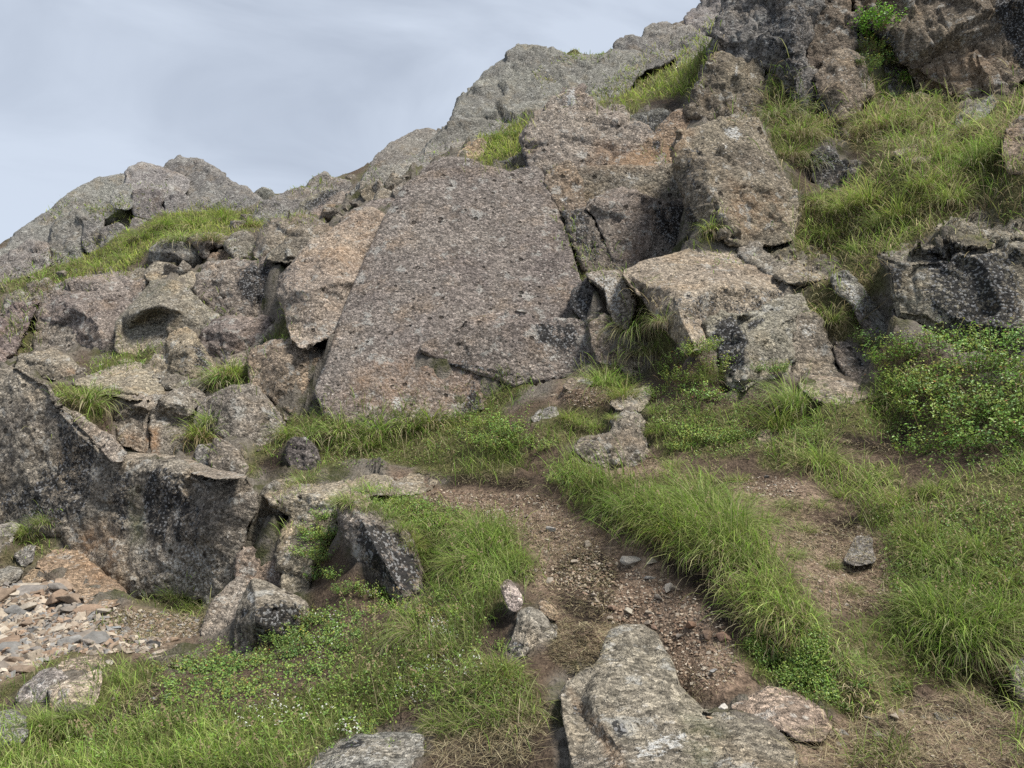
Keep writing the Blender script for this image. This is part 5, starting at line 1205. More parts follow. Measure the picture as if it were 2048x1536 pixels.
CLUMPN = lambda P, s: fbm(P, 2.6, 3, s)
def turf(name, label, areas, seedn, cat='grass'):
    """one sheet of grass nobody could count; areas: (zoom, outline, blades per 100 photo px squared, height m, straw share, lean dir, width, curl)"""
    VV, FF, CC = [], [], []; off = 0
    for (reg, s, dens, hgt, straw, wdir, opt) in areas:
        poly = pts(s, reg)
        n = int(poly_area(poly) / 100 * dens)
        q = sample_poly(poly, n)
        jit = RNG.normal(0, 5, q.shape); q = q + jit
        r = cast(q[:, 0], q[:, 1])
        ok = r[:, 7] > 0
        steep = opt.get('steep', False)
        ok &= (r[:, 6] > 0) | (r[:, 5] > .55) | (RNG.random(n) < (.5 if steep else .12))
        P = r[ok, :3]; N = r[ok, 3:6]
        d = (P - EYE) @ FWD
        far = opt.get('far', 99)
        m = d < far; P, N, d = P[m], N[m], d[m]
        # spread behind the crests too
        J = P + np.c_[RNG.normal(0, .05, (len(P), 2)) * np.clip(d / 5, .5, 2)[:, None], np.zeros(len(P))]
        J, okd = drop(J, .25, .5)
        P = np.where(okd[:, None], J, P)
        P = P - np.array([0, 0, .01])
        n = len(P)
        if n == 0: continue
        cl = CLUMPN(P, seedn)
        h = hgt * RNG.uniform(.45, 1.15, n) * np.clip(1 + .45 * cl, .4, 1.7)
        wpx = d / (FPX / 2)                       # one render pixel
        w = np.clip(np.maximum(opt.get('w', .0036), .72 * wpx) * RNG.uniform(.7, 1.25, n), .002, .03)
        az = wdir + RNG.normal(0, opt.get('spread', 1.5), n) + .6 * fbm(P, 3.0, 2, seedn + 4)
        down = np.arctan2(N[:, 1], N[:, 0])
        lean = np.abs(RNG.normal(.34, .28, n))
        curl = np.clip(RNG.normal(opt.get('curl', 1.0), .75, n), -.2, 2.6)
        mean_straw = np.clip(straw + .30 * fbm(P, 1.7, 3, seedn + 8), 0.02, .97)
        st = RNG.random(n) < mean_straw
        c0, c1 = blade_cols(n, 0, dark=opt.get('dark', 1.0), yel=opt.get('yel', 0))
        s0, s1 = blade_cols(n, 1)
        c0 = np.where(st[:, None], s0, c0); c1 = np.where(st[:, None], s1, c1)
        tone = (np.clip(1 + .30 * fbm(P, 1.1, 3, seedn + 2) + .30 * fbm(P, 6.0, 2, seedn + 12), .45, 1.8) * RNG.uniform(.75, 1.25, n))[:, None]
        h = np.where(st, h * RNG.uniform(.4, .9, n), h)
        lean = np.where(st, lean + RNG.uniform(0, .9, n), lean)
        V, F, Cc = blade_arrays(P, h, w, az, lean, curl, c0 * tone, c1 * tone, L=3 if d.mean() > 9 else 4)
        VV.append(V); FF.append(F + off); CC.append(Cc); off += len(V)
    me = mesh_from(name, np.concatenate(VV), np.concatenate(FF), GRASSM)
    cattr(me, 'col', np.concatenate(CC))
    o = link(name, me); o.color = (1, 1, 1, 1)
    tag(o, label, cat, None, 'stuff')
    return o
for key in AREAS:
    nm, lb, ar = AREAS[key]
    turf(nm, lb, ar, 300 + len(key) * 7)
# ------------------------------------------------------------------ tussocks, bilberry, ferns, flowers
def merge(parts):
    V, F, Cc, off = [], [], [], 0
    for v, f, c in parts:
        V.append(v); F.append(f + off); Cc.append(c); off += len(v)
    return np.concatenate(V), np.concatenate(F), np.concatenate(Cc)

def tussock_meshes(seed, n, hgt, rad, w, curl, dead):
    rg = np.random.default_rng(seed)
    out = []
    for part, cnt, straw in (('green_blades', int(n * (1 - dead)), 0.04), ('dead_blades', int(n * dead), 1.0)):
        a = rg.uniform(0, 2 * math.pi, cnt); r = rad * np.sqrt(rg.random(cnt))
        root = np.stack([r * np.cos(a), r * np.sin(a), -.02 + .03 * (1 - r / rad)], 1)
        az = a + rg.normal(0, .5, cnt)
        h = hgt * rg.uniform(.5, 1.15, cnt) * (1.0 if straw < .5 else .85)
        lean = (.12 + .75 * r / rad) * rg.uniform(.5, 1.3, cnt) + (.35 if straw > .5 else 0)
        cu = np.clip(rg.normal(curl, .4, cnt), .2, 2.6) + (.3 if straw > .5 else 0)
        c0, c1 = blade_cols(cnt, straw, rg)
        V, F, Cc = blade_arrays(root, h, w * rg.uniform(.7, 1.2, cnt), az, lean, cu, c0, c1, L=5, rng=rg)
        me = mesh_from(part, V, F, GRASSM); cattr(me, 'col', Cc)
        out.append((part, me))
    return out

TUSS = {'green': [tussock_meshes(s, 420, .24, .075, .0034, 1.5, .22) for s in (1, 2, 3)],
        'dry': [tussock_meshes(s, 380, .24, .085, .0036, 1.7, .62) for s in (4, 5, 6)],
        'far': [tussock_meshes(s, 260, .26, .09, .0065, 1.5, .35) for s in (7, 8)],
        'short': [tussock_meshes(s, 420, .15, .085, .0034, 1.2, .3) for s in (9, 10)]}

def put(name, label, cat, variants, loc, scale, rz, group=None, tint=(1, 1, 1), tilt=(0, 0)):
    e = bpy.data.objects.new(name, None); COL.objects.link(e)
    e.empty_display_size = .05
    e.location = loc; e.scale = (scale,) * 3; e.rotation_euler = (tilt[0], tilt[1], rz)
    for part, me in variants:
        o = link(part, me, e); o.color = (*tint, 1)
    tag(e, label, cat, group)
    return e

def spots(s):
    q = pts(s, 'P', 3)
    r = cast(q[:, 0], q[:, 1])
    out = []
    for (x, y, wpx), h in zip(q, r):
        P = h[:3]; d = (P - EYE) @ FWD
        out.append((P, wpx * d / FPX, d, h[3:6]))
    return out

rt = random.Random(9)
def tussocks(s, kind, label, group=None, droop=True):
    labels = label if isinstance(label, list) else None
    for i, (P, size, d, N) in enumerate(spots(s)):
        v = rt.choice(TUSS[kind])
        sc = size / .30
        t = rt.uniform(.85, 1.15)
        tl = (.35 * -N[1] * -1, .0)
        put('grass_tussock', labels[i] if labels else label, 'grass tussock', v, (P[0], P[1], P[2] - .02 * sc), sc, rt.uniform(0, 6.28), None if labels else group,
            (t * rt.uniform(.92, 1.08), t, t * rt.uniform(.85, 1.1)), (-N[1] * .5 * -1 if False else rt.uniform(-.1, .25), rt.uniform(-.2, .1)))

tussocks('1590,800,130 1560,850,130 1640,920,110 1410,760,60 1210,770,110 1250,790,80 1660,640,90', 'green',
         ['big arching green tussock left of the flat dimpled stone', 'spreading green tussock below the arching one', 'green tussock at the lip of the dark hollow', 'small green tussock under the notched black cornered block',
          'dense green tussock at the foot of the rock shelf', 'low green tussock beside the dense one by the upper trodden patch', 'limp green tussock in the cleft beside the thin ribs'])
tussocks('1270,650,120 1300,700,100 1330,640,70', 'dry', ['long dry tussock hanging in the cleft left of the pale block', 'straw coloured tussock below the hanging dry one', 'thin dry tussock against the side of the pale block'])
tussocks('1690,420,88 1740,400,96 1800,430,88 1850,370,96 1760,450,72 1900,400,88 1660,470,72 1950,330,96 2000,300,96 1880,310,80 1720,500,64', 'green', 'green tussock among straw on the upper right grass slope', 'green tussocks on the upper right slope')
tussocks('1760,250,112 1830,240,104 1890,250,104 1800,290,88 1850,290,88 1930,260,80 1560,230,96 1600,270,96 1650,250,88 1580,310,88 1620,330,80 1640,400,72', 'dry', 'drooping dry tussock under the upper right cliffs', 'dry tussocks under the upper right cliffs')
tussocks('1250,1010,120 1330,1020,130 1400,1010,130 1440,1060,140 1470,1040,120 1350,1060,120 1280,1050,100 1420,1100,120 1490,1120,120 1540,1180,110', 'green', 'arching green tussock on the long bank right of the path', 'tussocks on the long bank right of the path')
tussocks('1560,1230,110 1500,1190,90 1600,1260,100', 'dry', 'straw tussock drooping over the peat edge right of the path', 'straw tussocks over the peat edge')
tussocks('1850,1100,110 1900,1130,120 1960,1100,110 1830,1070,90 2010,1160,110 1940,1180,110', 'green', 'green tussock in the turf right of the grey triangular stone', 'tussocks right of the grey triangular stone')
tussocks('1900,1250,150 1960,1270,160 2010,1230,150 1860,1220,120', 'green', 'large lush tussock overhanging the dark hole at the right margin', 'lush tussocks over the dark hole')
tussocks('1620,1240,70 1690,1320,80 1870,980,90 1740,960,100 1800,1000,80 1690,990,90 1640,870,80', 'short', 'short tussock on the trodden right hand bank', 'short tussocks on the right hand bank')
tussocks('960,1060,100 1000,1080,90 930,1090,90 970,1120,100 1010,1140,90 920,1130,90 1030,1120,70', 'green', 'bright broad bladed tussock on the left edge of the path', 'bright tussocks left of the path')
tussocks('1010,1340,110 980,1370,90 930,1440,110 1010,1430,100 870,1450,80', 'short', ['bright green tuft beside the triangular boulder', 'green tuft just below the bright one by the triangular boulder', 'brownish tuft on the overhanging turf lump', 'straw tuft at the right end of the turf lump', 'small tuft above the low black spotted rock'])
tussocks('840,1260,100 800,1280,90 880,1290,90', 'dry', 'pale seeding tussock in the middle of the lower slope', 'pale tussocks on the lower slope')
tussocks('90,1450,90 140,1435,70 60,1470,80', 'green', ['dark lush tussock under the pair of pale boulders', 'lush tussock under the pinkish boulder', 'long bladed tussock beside the left margin boulder'])
tussocks('760,1000,80 720,985,70 800,1010,70 700,1000,75 735,1012,75 770,1032,80 800,1055,80 826,1085,75 680,1005,60 845,1110,70', 'short', 'grass tuft on the cap of the leaning pyramid rock', 'tufts on the cap of the pyramid rock')
tussocks('620,870,80 680,860,80 760,860,90 820,850,80 860,840,80 580,870,70 730,890,80', 'far', 'tussock on the bank under the huge slab', 'tussocks on the bank under the huge slab')
tussocks('610,960,70 575,975,50', 'dry', ['straw tuft growing on the pale trodden ledge', 'small straw tuft at the cracked end of the ledge'])
tussocks('405,870,80 420,840,60', 'far', ['green tuft beside the small grey stone on the ledge', 'green tuft below the wide cracked boulder'])
tussocks('440,760,80 470,750,70', 'far', 'fresh green tuft left of the round brown boulder', 'tufts left of the round brown boulder')
tussocks('170,800,90 200,790,60', 'far', ['shaggy tuft hanging over the wedge behind the wall', 'smaller tuft beside the shaggy one over the wedge'])
tussocks('1425,455,60', 'far', ['bright green tuft at the foot of the tall upright slab'])
tussocks('355,1190,80 390,1210,60 60,1060,80 90,1040,70', 'short', ['green tuft at the foot of the low wall', 'smaller tuft at the right foot of the low wall', 'green tuft above the gravel under the wedge', 'tall tuft at the corner of the wedge and the wall'])

# bilberry ---------------------------------------------------------
def leaf_cloud(pos, nrm, ln, rg, cols):
    n = len(pos)
    t = np.cross(nrm, rg.normal(0, 1, (n, 3))); t /= np.maximum(np.linalg.norm(t, axis=1, keepdims=True), 1e-6)
    b = np.cross(nrm, t)
    ln = np.asarray(ln)[:, None]; w = ln * .30
    base = pos
    V = np.zeros((n, 6, 3))
    V[:, 0] = base; V[:, 5] = base + t * ln + nrm * ln * -.08
    V[:, 1] = base + t * ln * .33 + b * w + nrm * ln * .10; V[:, 2] = base + t * ln * .33 - b * w + nrm * ln * .10
    V[:, 3] = base + t * ln * .72 + b * w * .8 + nrm * ln * .06; V[:, 4] = base + t * ln * .72 - b * w * .8 + nrm * ln * .06
    Fq = np.array([[0, 2, 4, 5], [0, 5, 3, 1]])
    F = (Fq[None] + (np.arange(n) * 6)[:, None, None]).reshape(-1, 4)
    return V.reshape(-1, 3), F, np.repeat(cols, 6, 0)

def bush_meshes(seed, rad, hgt, stems, leaf, colset, droop=.35):
    rg = np.random.default_rng(seed)
    SV, SF, SCc, so = [], [], [], 0
    LP, LN, LC = [], [], []
    for s in range(stems):
        a = rg.uniform(0, 6.28); r0 = rad * .75 * math.sqrt(rg.random())
        p = np.array([r0 * math.cos(a), r0 * math.sin(a), -.02])
        az = a + rg.normal(0, .6); le = rg.uniform(.1, .5) + droop * r0 / rad
        L = hgt * rg.uniform(.55, 1.15) * (1 - .35 * (r0 / rad) ** 2)
        K = 6; path = [p]
        for k in range(K):
            d = np.array([math.cos(az) * math.sin(le), math.sin(az) * math.sin(le), math.cos(le)])
            p = p + d * L / K; path.append(p); le += rg.normal(.06, .12); az += rg.normal(0, .25)
        path = np.array(path)
        wdt = .0011 + .0006 * rg.random()
        sx = np.array([-math.sin(az), math.cos(az), 0]) * wdt
        V = np.zeros((2 * (K + 1), 3)); V[0::2] = path - sx; V[1::2] = path + sx
        SV.append(V); SF.append(np.array([[2 * k, 2 * k + 1, 2 * k + 3, 2 * k + 2] for k in range(K)]) + so); so += len(V)
        SCc.append(np.tile(np.array([.13, .11, .05]) * rg.uniform(.6, 1.4), (len(V), 1)))
        shoot = rg.random() < .12
        base = colset[rg.integers(0, len(colset))]
        for k in range(2, K + 1):
            for j in range(rg.integers(2, 4)):
                q = path[k] + rg.normal(0, leaf * .55, 3)
                nn = np.array([rg.normal(0, .55), rg.normal(0, .55), 1.0]) + .5 * np.array([q[0], q[1], 0]) / rad
                LP.append(q); LN.append(nn / np.linalg.norm(nn))
                c = base * rg.uniform(.75, 1.25) * (1.18 if k == K else 1.0)
                if rg.random() < .012: c = np.array([.30, .12, .05])
                elif rg.random() < .02 or (shoot and k == K): c = np.array([.33, .32, .07]) * rg.uniform(.8, 1.1)
                LC.append(c)
    LP, LN, LC = np.array(LP), np.array(LN), np.array(LC)
    V, F, Cc = leaf_cloud(LP, LN, leaf * rg.uniform(.5, 1.3, len(LP)), rg, LC)
    ml = mesh_from('leaves', V, F, LEAFM, smooth=False); cattr(ml, 'col', Cc)
    ms = mesh_from('stems', np.concatenate(SV), np.concatenate(SF), TWIGM); cattr(ms, 'col', np.concatenate(SCc))
    return [('stems', ms), ('leaves', ml)]

BILC = np.array([[.175, .30, .055], [.215, .33, .06], [.14, .25, .06], [.28, .35, .075]])
DARKC = np.array([[.11, .20, .05], [.145, .235, .05], [.18, .26, .06]])
FERNC = np.array([[.17, .38, .045], [.14, .33, .04], [.22, .42, .06]])
BUSH = {'near': [bush_meshes(s, .15, .17, 84, .0140, BILC) for s in (21, 22, 23, 24)],
        'fine': [bush_meshes(s, .15, .13, 95, .014, DARKC) for s in (25, 26, 27)],
        'fern': [bush_meshes(s, .15, .22, 70, .022, FERNC) for s in (28, 29)]}
def bushes(s, kind, label, group=None, cat='bilberry bush', nm='bilberry_bush'):
    labels = label if isinstance(label, list) else None
    for i, (P, size, d, N) in enumerate(spots(s)):
        v = rt.choice(BUSH[kind]); sc = size / .40; t = rt.uniform(.85, 1.15)
        put(nm, labels[i] if labels else label, cat, v, (P[0], P[1], P[2] - .03), sc, rt.uniform(0, 6.28), None if labels else group,
            (t * rt.uniform(.9, 1.1), t, t), (rt.uniform(-.1, .3), rt.uniform(-.2, .2)))
bushes('1760,690,120 1800,720,150 1850,700,150 1900,690,150 1950,740,160 2010,740,170 1880,770,170 1960,800,180 2030,820,180 1900,850,180 1980,880,190 1850,820,150 1850,900,150 1800,760,120 1830,780,140 2060,770,170 2060,860,170 2010,680,140 2130,720,170 2200,760,180 2150,830,180 2230,850,180 2140,930,190 2220,960,190', 'near',
       'leafy bilberry bush in the big patch at the right below the black face', 'bilberry patch below the black face')
bushes('1370,720,90 1400,700,100 1430,740,110 1360,760,100 1320,790,90 1400,790,110 1340,740,80', 'near', 'bilberry bush growing up against the notched black cornered block', 'bilberries below the notched block')
bushes('1390,870,110 1430,880,100 1480,870,80 1330,855,80 1360,890,70', 'near', 'low bilberry bush in the turf above the long bright bank', 'bilberries above the long bank')
bushes('1510,735,60 1555,735,70', 'near', ['small bilberry sprig at the front of the notched block', 'bilberry sprig under the pale lichened block'])
bushes('655,1030,80 640,1070,100 620,1100,90 660,1110,100 675,1150,80 640,1145,90 620,1060,70 660,1070,90', 'near', 'bright bilberry bush spilling down left of the leaning pyramid rock', 'bilberries beside the pyramid rock')
bushes('740,1185,90 780,1195,90 700,1175,80 820,1220,90 860,1230,90 900,1190,80 930,1215,80 760,1220,80', 'near', 'bilberry bush at the foot of the leaning pyramid rock', 'bilberries at the foot of the pyramid rock')
bushes('350,1340,110 400,1330,120 450,1340,130 500,1330,120 420,1370,120 480,1380,120 540,1310,110 560,1270,100 600,1250,110 640,1230,110 650,1280,120 600,1300,120 690,1240,110 700,1290,100 560,1350,110 370,1400,110 330,1370,90 730,1260,90 520,1370,100 640,1330,100 450,1310,90', 'fine',
       'dense low bilberry bush on the slope below the standing boulder', 'bilberries below the standing boulder')
bushes('930,860,90 980,850,100 1020,860,100 1000,890,90 1050,880,90 1080,890,80 920,840,70 960,880,80', 'near', 'bilberry bush in the bank above the undercut path edge', 'bilberries in the path bank')
bushes('1120,960,80 1150,950,80 1190,960,70', 'near', 'bilberry sprig at the left end of the long bright bank', 'bilberries at the end of the long bank')
bushes('830,1370,80 860,1340,80 1010,1290,60 950,1310,60 720,1450,80 780,1490,60 850,1490,60 1060,1500,50 680,1420,70', 'near', 'scattered bilberry sprig in the grass of the lower slope', 'bilberry sprigs on the lower slope')
bushes('1720,1350,80 1660,1330,70 1780,1360,80 1610,1270,60', 'fine', 'dark creeping herb beside the brown foreground boulder', 'creeping herbs right of the path', 'herb', 'herb_cushion')
bushes('1560,1290,90 1600,1340,90 1640,1380,90 1540,1310,80 1680,1400,80 1590,1300,80 1620,1400,70', 'fine', 'low dark green herb cushion in the hollow right of the path', 'herb cushions right of the path', 'herb', 'herb_cushion')
bushes('1755,60,95 1770,90,90 1745,40,70 1800,165,60', 'fern', ['bright green fern high in the cliff cleft', 'bright fern hanging just below the highest one', 'topmost fern spray in the cliff cleft', 'small fern at the foot of the cliff cleft'], None, 'fern', 'fern')
bushes('1740,105,90 1770,125,100 1730,130,80', 'fine', 'dark heathery shrub below the fern in the cliff cleft', 'shrubs below the fern', 'shrub', 'dark_shrub')
bushes('1010,280,55 980,300,50 1030,270,45 985,280,45', 'near', 'bright leafy clump on the small green bank beside the rusty upper slab', 'leafy clumps on the small bank', 'plant', 'leafy_clump')
tussocks('395,455,60 330,455,55 450,445,60 500,452,50 280,480,50 360,480,60 420,480,50 250,520,50 200,540,50', 'far', 'bright tussock on the grass mound by the far crag', 'tussocks on the far mound')

# small white bedstraw flowers (nobody could count them) and yellow tormentils
def flowers(name, label, areas, size, col, kind, per):
    VV, FF, CC, off = [], [], [], 0
    rg = np.random.default_rng(41)
    for reg, s, n in areas:
        q = sample_poly(pts(s, reg), n)
        if per > 1:
            q = np.repeat(q, per, 0) + RNG.normal(0, 5, (n * per, 2))
        r = cast(q[:, 0], q[:, 1]); P = r[:, :3] + np.c_[np.zeros((len(q), 2)), RNG.uniform(0, .035, len(q))]
        nn = RNG.normal(0, .5, (len(P), 3)) + np.array([0, -.5, 1]); nn /= np.linalg.norm(nn, axis=1, keepdims=True)
        for k in range(4):                         # four petals
            V, F, Cc = leaf_cloud(P, nn, np.full(len(P), size) * RNG.uniform(.7, 1.2, len(P)), rg, np.tile(np.array(col), (len(P), 1)))
            VV.append(V); FF.append(F + off); CC.append(Cc); off += len(V)
    me = mesh_from(name, np.concatenate(VV), np.concatenate(FF), LEAFM, False); cattr(me, 'col', np.concatenate(CC))
    o = link(name, me); o.color = (1, 1, 1, 1); tag(o, label, 'flowers', None, kind)
flowers('white_flowers', 'tiny white flowers scattered through the lower slope', [('I', '620,520 760,520 720,600 640,600', 5), ('I', '260,640 480,600 600,760 420,880 260,860', 14), ('I', '1020,640 1200,640 1200,780 1060,780', 16),
        ('I', '860,960 1100,900 1360,880 1340,1000 1120,1030 880,1020', 18), ('I', '480,1260 640,1280 620,1340 500,1350', 9), ('I', '820,1080 1000,1060 960,1150 860,1140', 7), ('H', '1400,1150 2000,1050 1900,1380 1300,1300', 14), ('I', '0,1180 300,1100 280,1250 0,1280', 8)], .0062, (.75, .76, .70), 'stuff', 4)
flowers('yellow_flowers', 'tiny yellow flowers in the dark herbs right of the path', [('K', '480,700 700,690 820,920 860,1100 700,1000 560,800', 9)], .007, (.75, .65, .05), 'stuff', 1)

def herbs(name, label, areas):
    VV, FF, CC, off = [], [], [], 0
    rg = np.random.default_rng(77)
    for reg, s, n, sz in areas:
        q = sample_poly(pts(s, reg), n); q = np.repeat(q, 5, 0) + RNG.normal(0, 4, (n * 5, 2))
        r = cast(q[:, 0], q[:, 1]); r = r[(r[:, 6] > .5) | (r[:, 5] > .7)]
        P = r[:, :3] + np.c_[np.zeros((len(r), 2)), RNG.uniform(0, .05, len(r))]
        nn = RNG.normal(0, .6, (len(P), 3)) + np.array([0, -.3, 1]); nn /= np.linalg.norm(nn, axis=1, keepdims=True)
        c = BILC[RNG.integers(0, 4, len(P))] * RNG.uniform(.6, 1.2, (len(P), 1))
        V, F, Cc = leaf_cloud(P, nn, sz * RNG.uniform(.6, 1.4, len(P)), rg, c)
        VV.append(V); FF.append(F + off); CC.append(Cc); off += len(V)
    me = mesh_from(name, np.concatenate(VV), np.concatenate(FF), LEAFM, False); cattr(me, 'col', np.concatenate(CC))
    o = link(name, me); o.color = (1, 1, 1, 1); tag(o, label, 'undergrowth', None, 'stuff')
herbs('creeping_herbs', 'small leaved herbs creeping through the turf', [
    ('I', '300,640 900,560 1100,420 1400,480 1400,900 1600,950 1600,1250 1000,1200 700,1350 300,1300', 600, .011), ('H', '400,1400 900,1200 1500,1150 2048,950 2048,1380 1700,1536 300,1536', 380, .011), ('H', '930,1180 940,1050 1200,820 1500,800 1800,640 2048,560 2048,950 1400,1220', 600, .012),
    ('K', '1150,0 2048,0 2048,600 1900,830 1500,960 1300,650', 900, .011), ('K', '400,830 560,700 900,760 900,1000 1000,1200 640,1080', 1200, .008), ('L', '560,640 900,420 1480,560 1650,860 1560,900 800,950', 900, .012),
    ('G', '0,760 330,500 560,540 1050,480 1680,260 1600,800 1000,830 420,850', 700, .012), ('G', '600,980 850,980 1250,1100 1050,1220 700,1060', 500, .012), ('E', '1250,880 2048,800 2048,1536 1500,1536 1100,1250', 900, .013)])

tussocks('1500,1000,60 1570,1010,60 1610,1060,55 1660,1130,50 1590,1110,60 1540,1040,55 1700,1180,60 1640,1010,60 1480,960,60 1350,930,55', 'short', 'small worn tussock on the bare strip right of the long bank', 'worn tussocks on the bare strip')
def stalks(name, label, areas):
    VV, FF, CC, off = [], [], [], 0
    for reg, s, n, hgt in areas:
        q = sample_poly(pts(s, reg), n); r = cast(q[:, 0], q[:, 1]); r = r[(r[:, 6] > .5)]
        P = r[:, :3]; n = len(P); d = (P - EYE) @ FWD
        c0, c1 = blade_cols(n, .75)
        w = np.maximum(.0013, .5 * d / 745)
        a = dict(az=RNG.normal(-2.3, 1.2, n), lean=np.abs(RNG.normal(.15, .15, n)), curl=RNG.normal(.45, .3, n))
        V, F, Cc = blade_arrays(P, hgt * RNG.uniform(.6, 1.2, n), w, a['az'], a['lean'], a['curl'], c0, c1, L=5, side=0)
        VV.append(V); FF.append(F + off); CC.append(Cc); off += len(V)
        tip = V.reshape(n, -1, 3)[:, -1]
        for k in range(3):                         # small seed heads
            V, F, Cc = leaf_cloud(tip - np.array([0, 0, .008 * k]), np.tile(np.array([.3, -.9, .3]), (n, 1)), np.full(n, .012), RNG, np.tile(np.array([.34, .27, .16]), (n, 1)))
            VV.append(V); FF.append(F + off); CC.append(Cc); off += len(V)
    me = mesh_from(name, np.concatenate(VV), np.concatenate(FF), GRASSM); cattr(me, 'col', np.concatenate(CC))
    o = link(name, me); o.color = (1, 1, 1, 1); tag(o, label, 'grass', None, 'stuff')
stalks('seed_stalks', 'thin flowering grass stalks standing above the turf', [('I', '600,700 1000,560 1400,880 1000,1200 500,1300', 60, .20), ('H', '300,1420 1300,1220 2048,1100 1800,1536 300,1536', 50, .16), ('K', '1150,0 2048,0 2048,700 1500,950 1300,500', 60, .22),
    ('L', '300,1060 1000,1070 1250,1450 900,1500 300,1280', 40, .26), ('E', '1250,880 2048,800 2048,1400 1300,1300', 40, .22), ('D', '600,600 2048,600 2048,1100 900,1400', 90, .30), ('G', '200,600 1050,520 1500,500 1400,850 500,850', 50, .20), ('I', '1000,150 1500,150 1650,400 1300,550', 40, .2)])
tussocks('1165,850,75 1195,852,65 1140,835,70 1312,862,65 1225,835,45 1305,820,55', 'short', 'grass tuft hemming the lichened outcrop beside the path', 'tufts around the lichened outcrop')
tussocks('1985,1230,110 2030,1260,110 1940,1290,90', 'dry', 'straw tussock trailing over the dark hole at the right margin', 'straw tussocks over the dark hole')
# ------------------------------------------------------------------ loose stones, gravel and straw litter
import bmesh
def chip_mesh(seed):
    rg = np.random.default_rng(seed)
    bm = bmesh.new()
    k = rg.integers(9, 15)
    p = rg.normal(0, 1, (k, 3)); p /= np.linalg.norm(p, axis=1, keepdims=True)
    p *= np.array([.5, .36, .22]) * rg.uniform(.8, 1.15, (k, 1))
    for q in p: bm.verts.new(q)
    r = bmesh.ops.convex_hull(bm, input=bm.verts)
    bmesh.ops.delete(bm, geom=[v for v in bm.verts if not v.link_faces], context='VERTS')
    bmesh.ops.bevel(bm, geom=list(bm.edges), offset=.03, segments=2, affect='EDGES', profile=.6)
    me = bpy.data.meshes.new('stone'); bm.to_mesh(me); bm.free()
    me.materials.append(STONE)
    return me
CHIPS = [chip_mesh(s) for s in range(60, 74)]
STCOL = [(.28, .23, .18), (.33, .28, .22), (.23, .20, .17), (.27, .195, .14), (.38, .335, .275), (.18, .165, .15), (.23, .175, .13), (.205, .20, .19)]
rs = random.Random(3)
def stone_at(P, N, size, label, group, col=None, sink=.18):
    o = link('stone', rs.choice(CHIPS))
    o.scale = (size * rs.uniform(.85, 1.15), size * rs.uniform(.85, 1.15), size * rs.uniform(.8, 1.3))
    o.location = (P[0], P[1], P[2] + size * (.2 - sink))
    o.rotation_euler = (rs.gauss(0, .25), rs.gauss(0, .25), rs.uniform(0, 6.28))
    c = np.array(col or rs.choice(STCOL)) * (.68 if col else .88) * rs.uniform(.8, 1.1)
    o.color = (*c, 1)
    tag(o, label, 'stone', group, 'thing')
    return o

GRAV = pts('-60,470 100,470 260,440 420,470 480,560 560,640 640,640 700,720 640,780 700,860 560,870 430,860 300,900 200,960 60,1010 -60,1060', 'H')
def grouped_stones(poly, n, lo, hi, label, group, cols=None):
    q = sample_poly(poly, n)
    r = cast(q[:, 0], q[:, 1])
    for h in r:
        if h[6] < .5: continue
        d = (h[:3] - EYE) @ FWD
        u = rs.random()
        stone_at(h[:3], h[3:6], (lo + (hi - lo) * u ** 3.2) * d / FPX, label, group, rs.choice(cols) if cols else None)
grouped_stones(GRAV, 125, 20, 84, 'pale angular stone in the gravel below the low wall', 'gravel stones below the low wall')
PATHP = pts('330,380 650,430 760,300 1000,330 1250,420 1480,560 1600,680 1640,760 1620,860 1560,1050 1380,1090 1290,960 1260,800 1150,720 960,700 800,560', 'J')
grouped_stones(PATHP, 58, 9, 34, 'small brownish stone lying on the lower path', 'stones on the lower path', [(.36, .30, .24), (.32, .22, .16), (.30, .26, .22), (.42, .36, .29), (.29, .20, .15)])
PATHU = pts('800,900 950,930 1100,980 1300,1000 1600,1000 1780,1040 1900,1150 1980,1240 1700,1290 1560,1230 1300,1110 1050,1030 880,980', 'G')
grouped_stones(PATHU, 36, 8, 20, 'small flat stone chip on the upper path', 'stone chips on the upper path', [(.40, .31, .24), (.34, .25, .19), (.44, .38, .31), (.30, .24, .20)])
grouped_stones(pts('820,420 1250,430 1300,560 1000,640 900,600', 'K'), 14, 7, 22, 'little stone in the bare side patch', 'stones in the side patch')
grouped_stones(pts('950,1220 1350,1180 1700,1150 2048,1300 2048,1500 1450,1500 1000,1450 900,1350', 'K'), 24, 9, 36, 'small stone among the straw at the bottom right', 'stones at the bottom right')
grouped_stones(pts('1050,1040 1350,1030 1500,1090 1480,1130 1200,1130', 'L'), 10, 7, 20, 'small stone on the trodden step of the right bank', 'stones on the right bank step')
grouped_stones(pts('640,1080 900,1030 900,1180 760,1250 600,1300', 'H'), 8, 7, 22, 'little stone in the peat scar of the lower slope', 'stones in the peat scar')
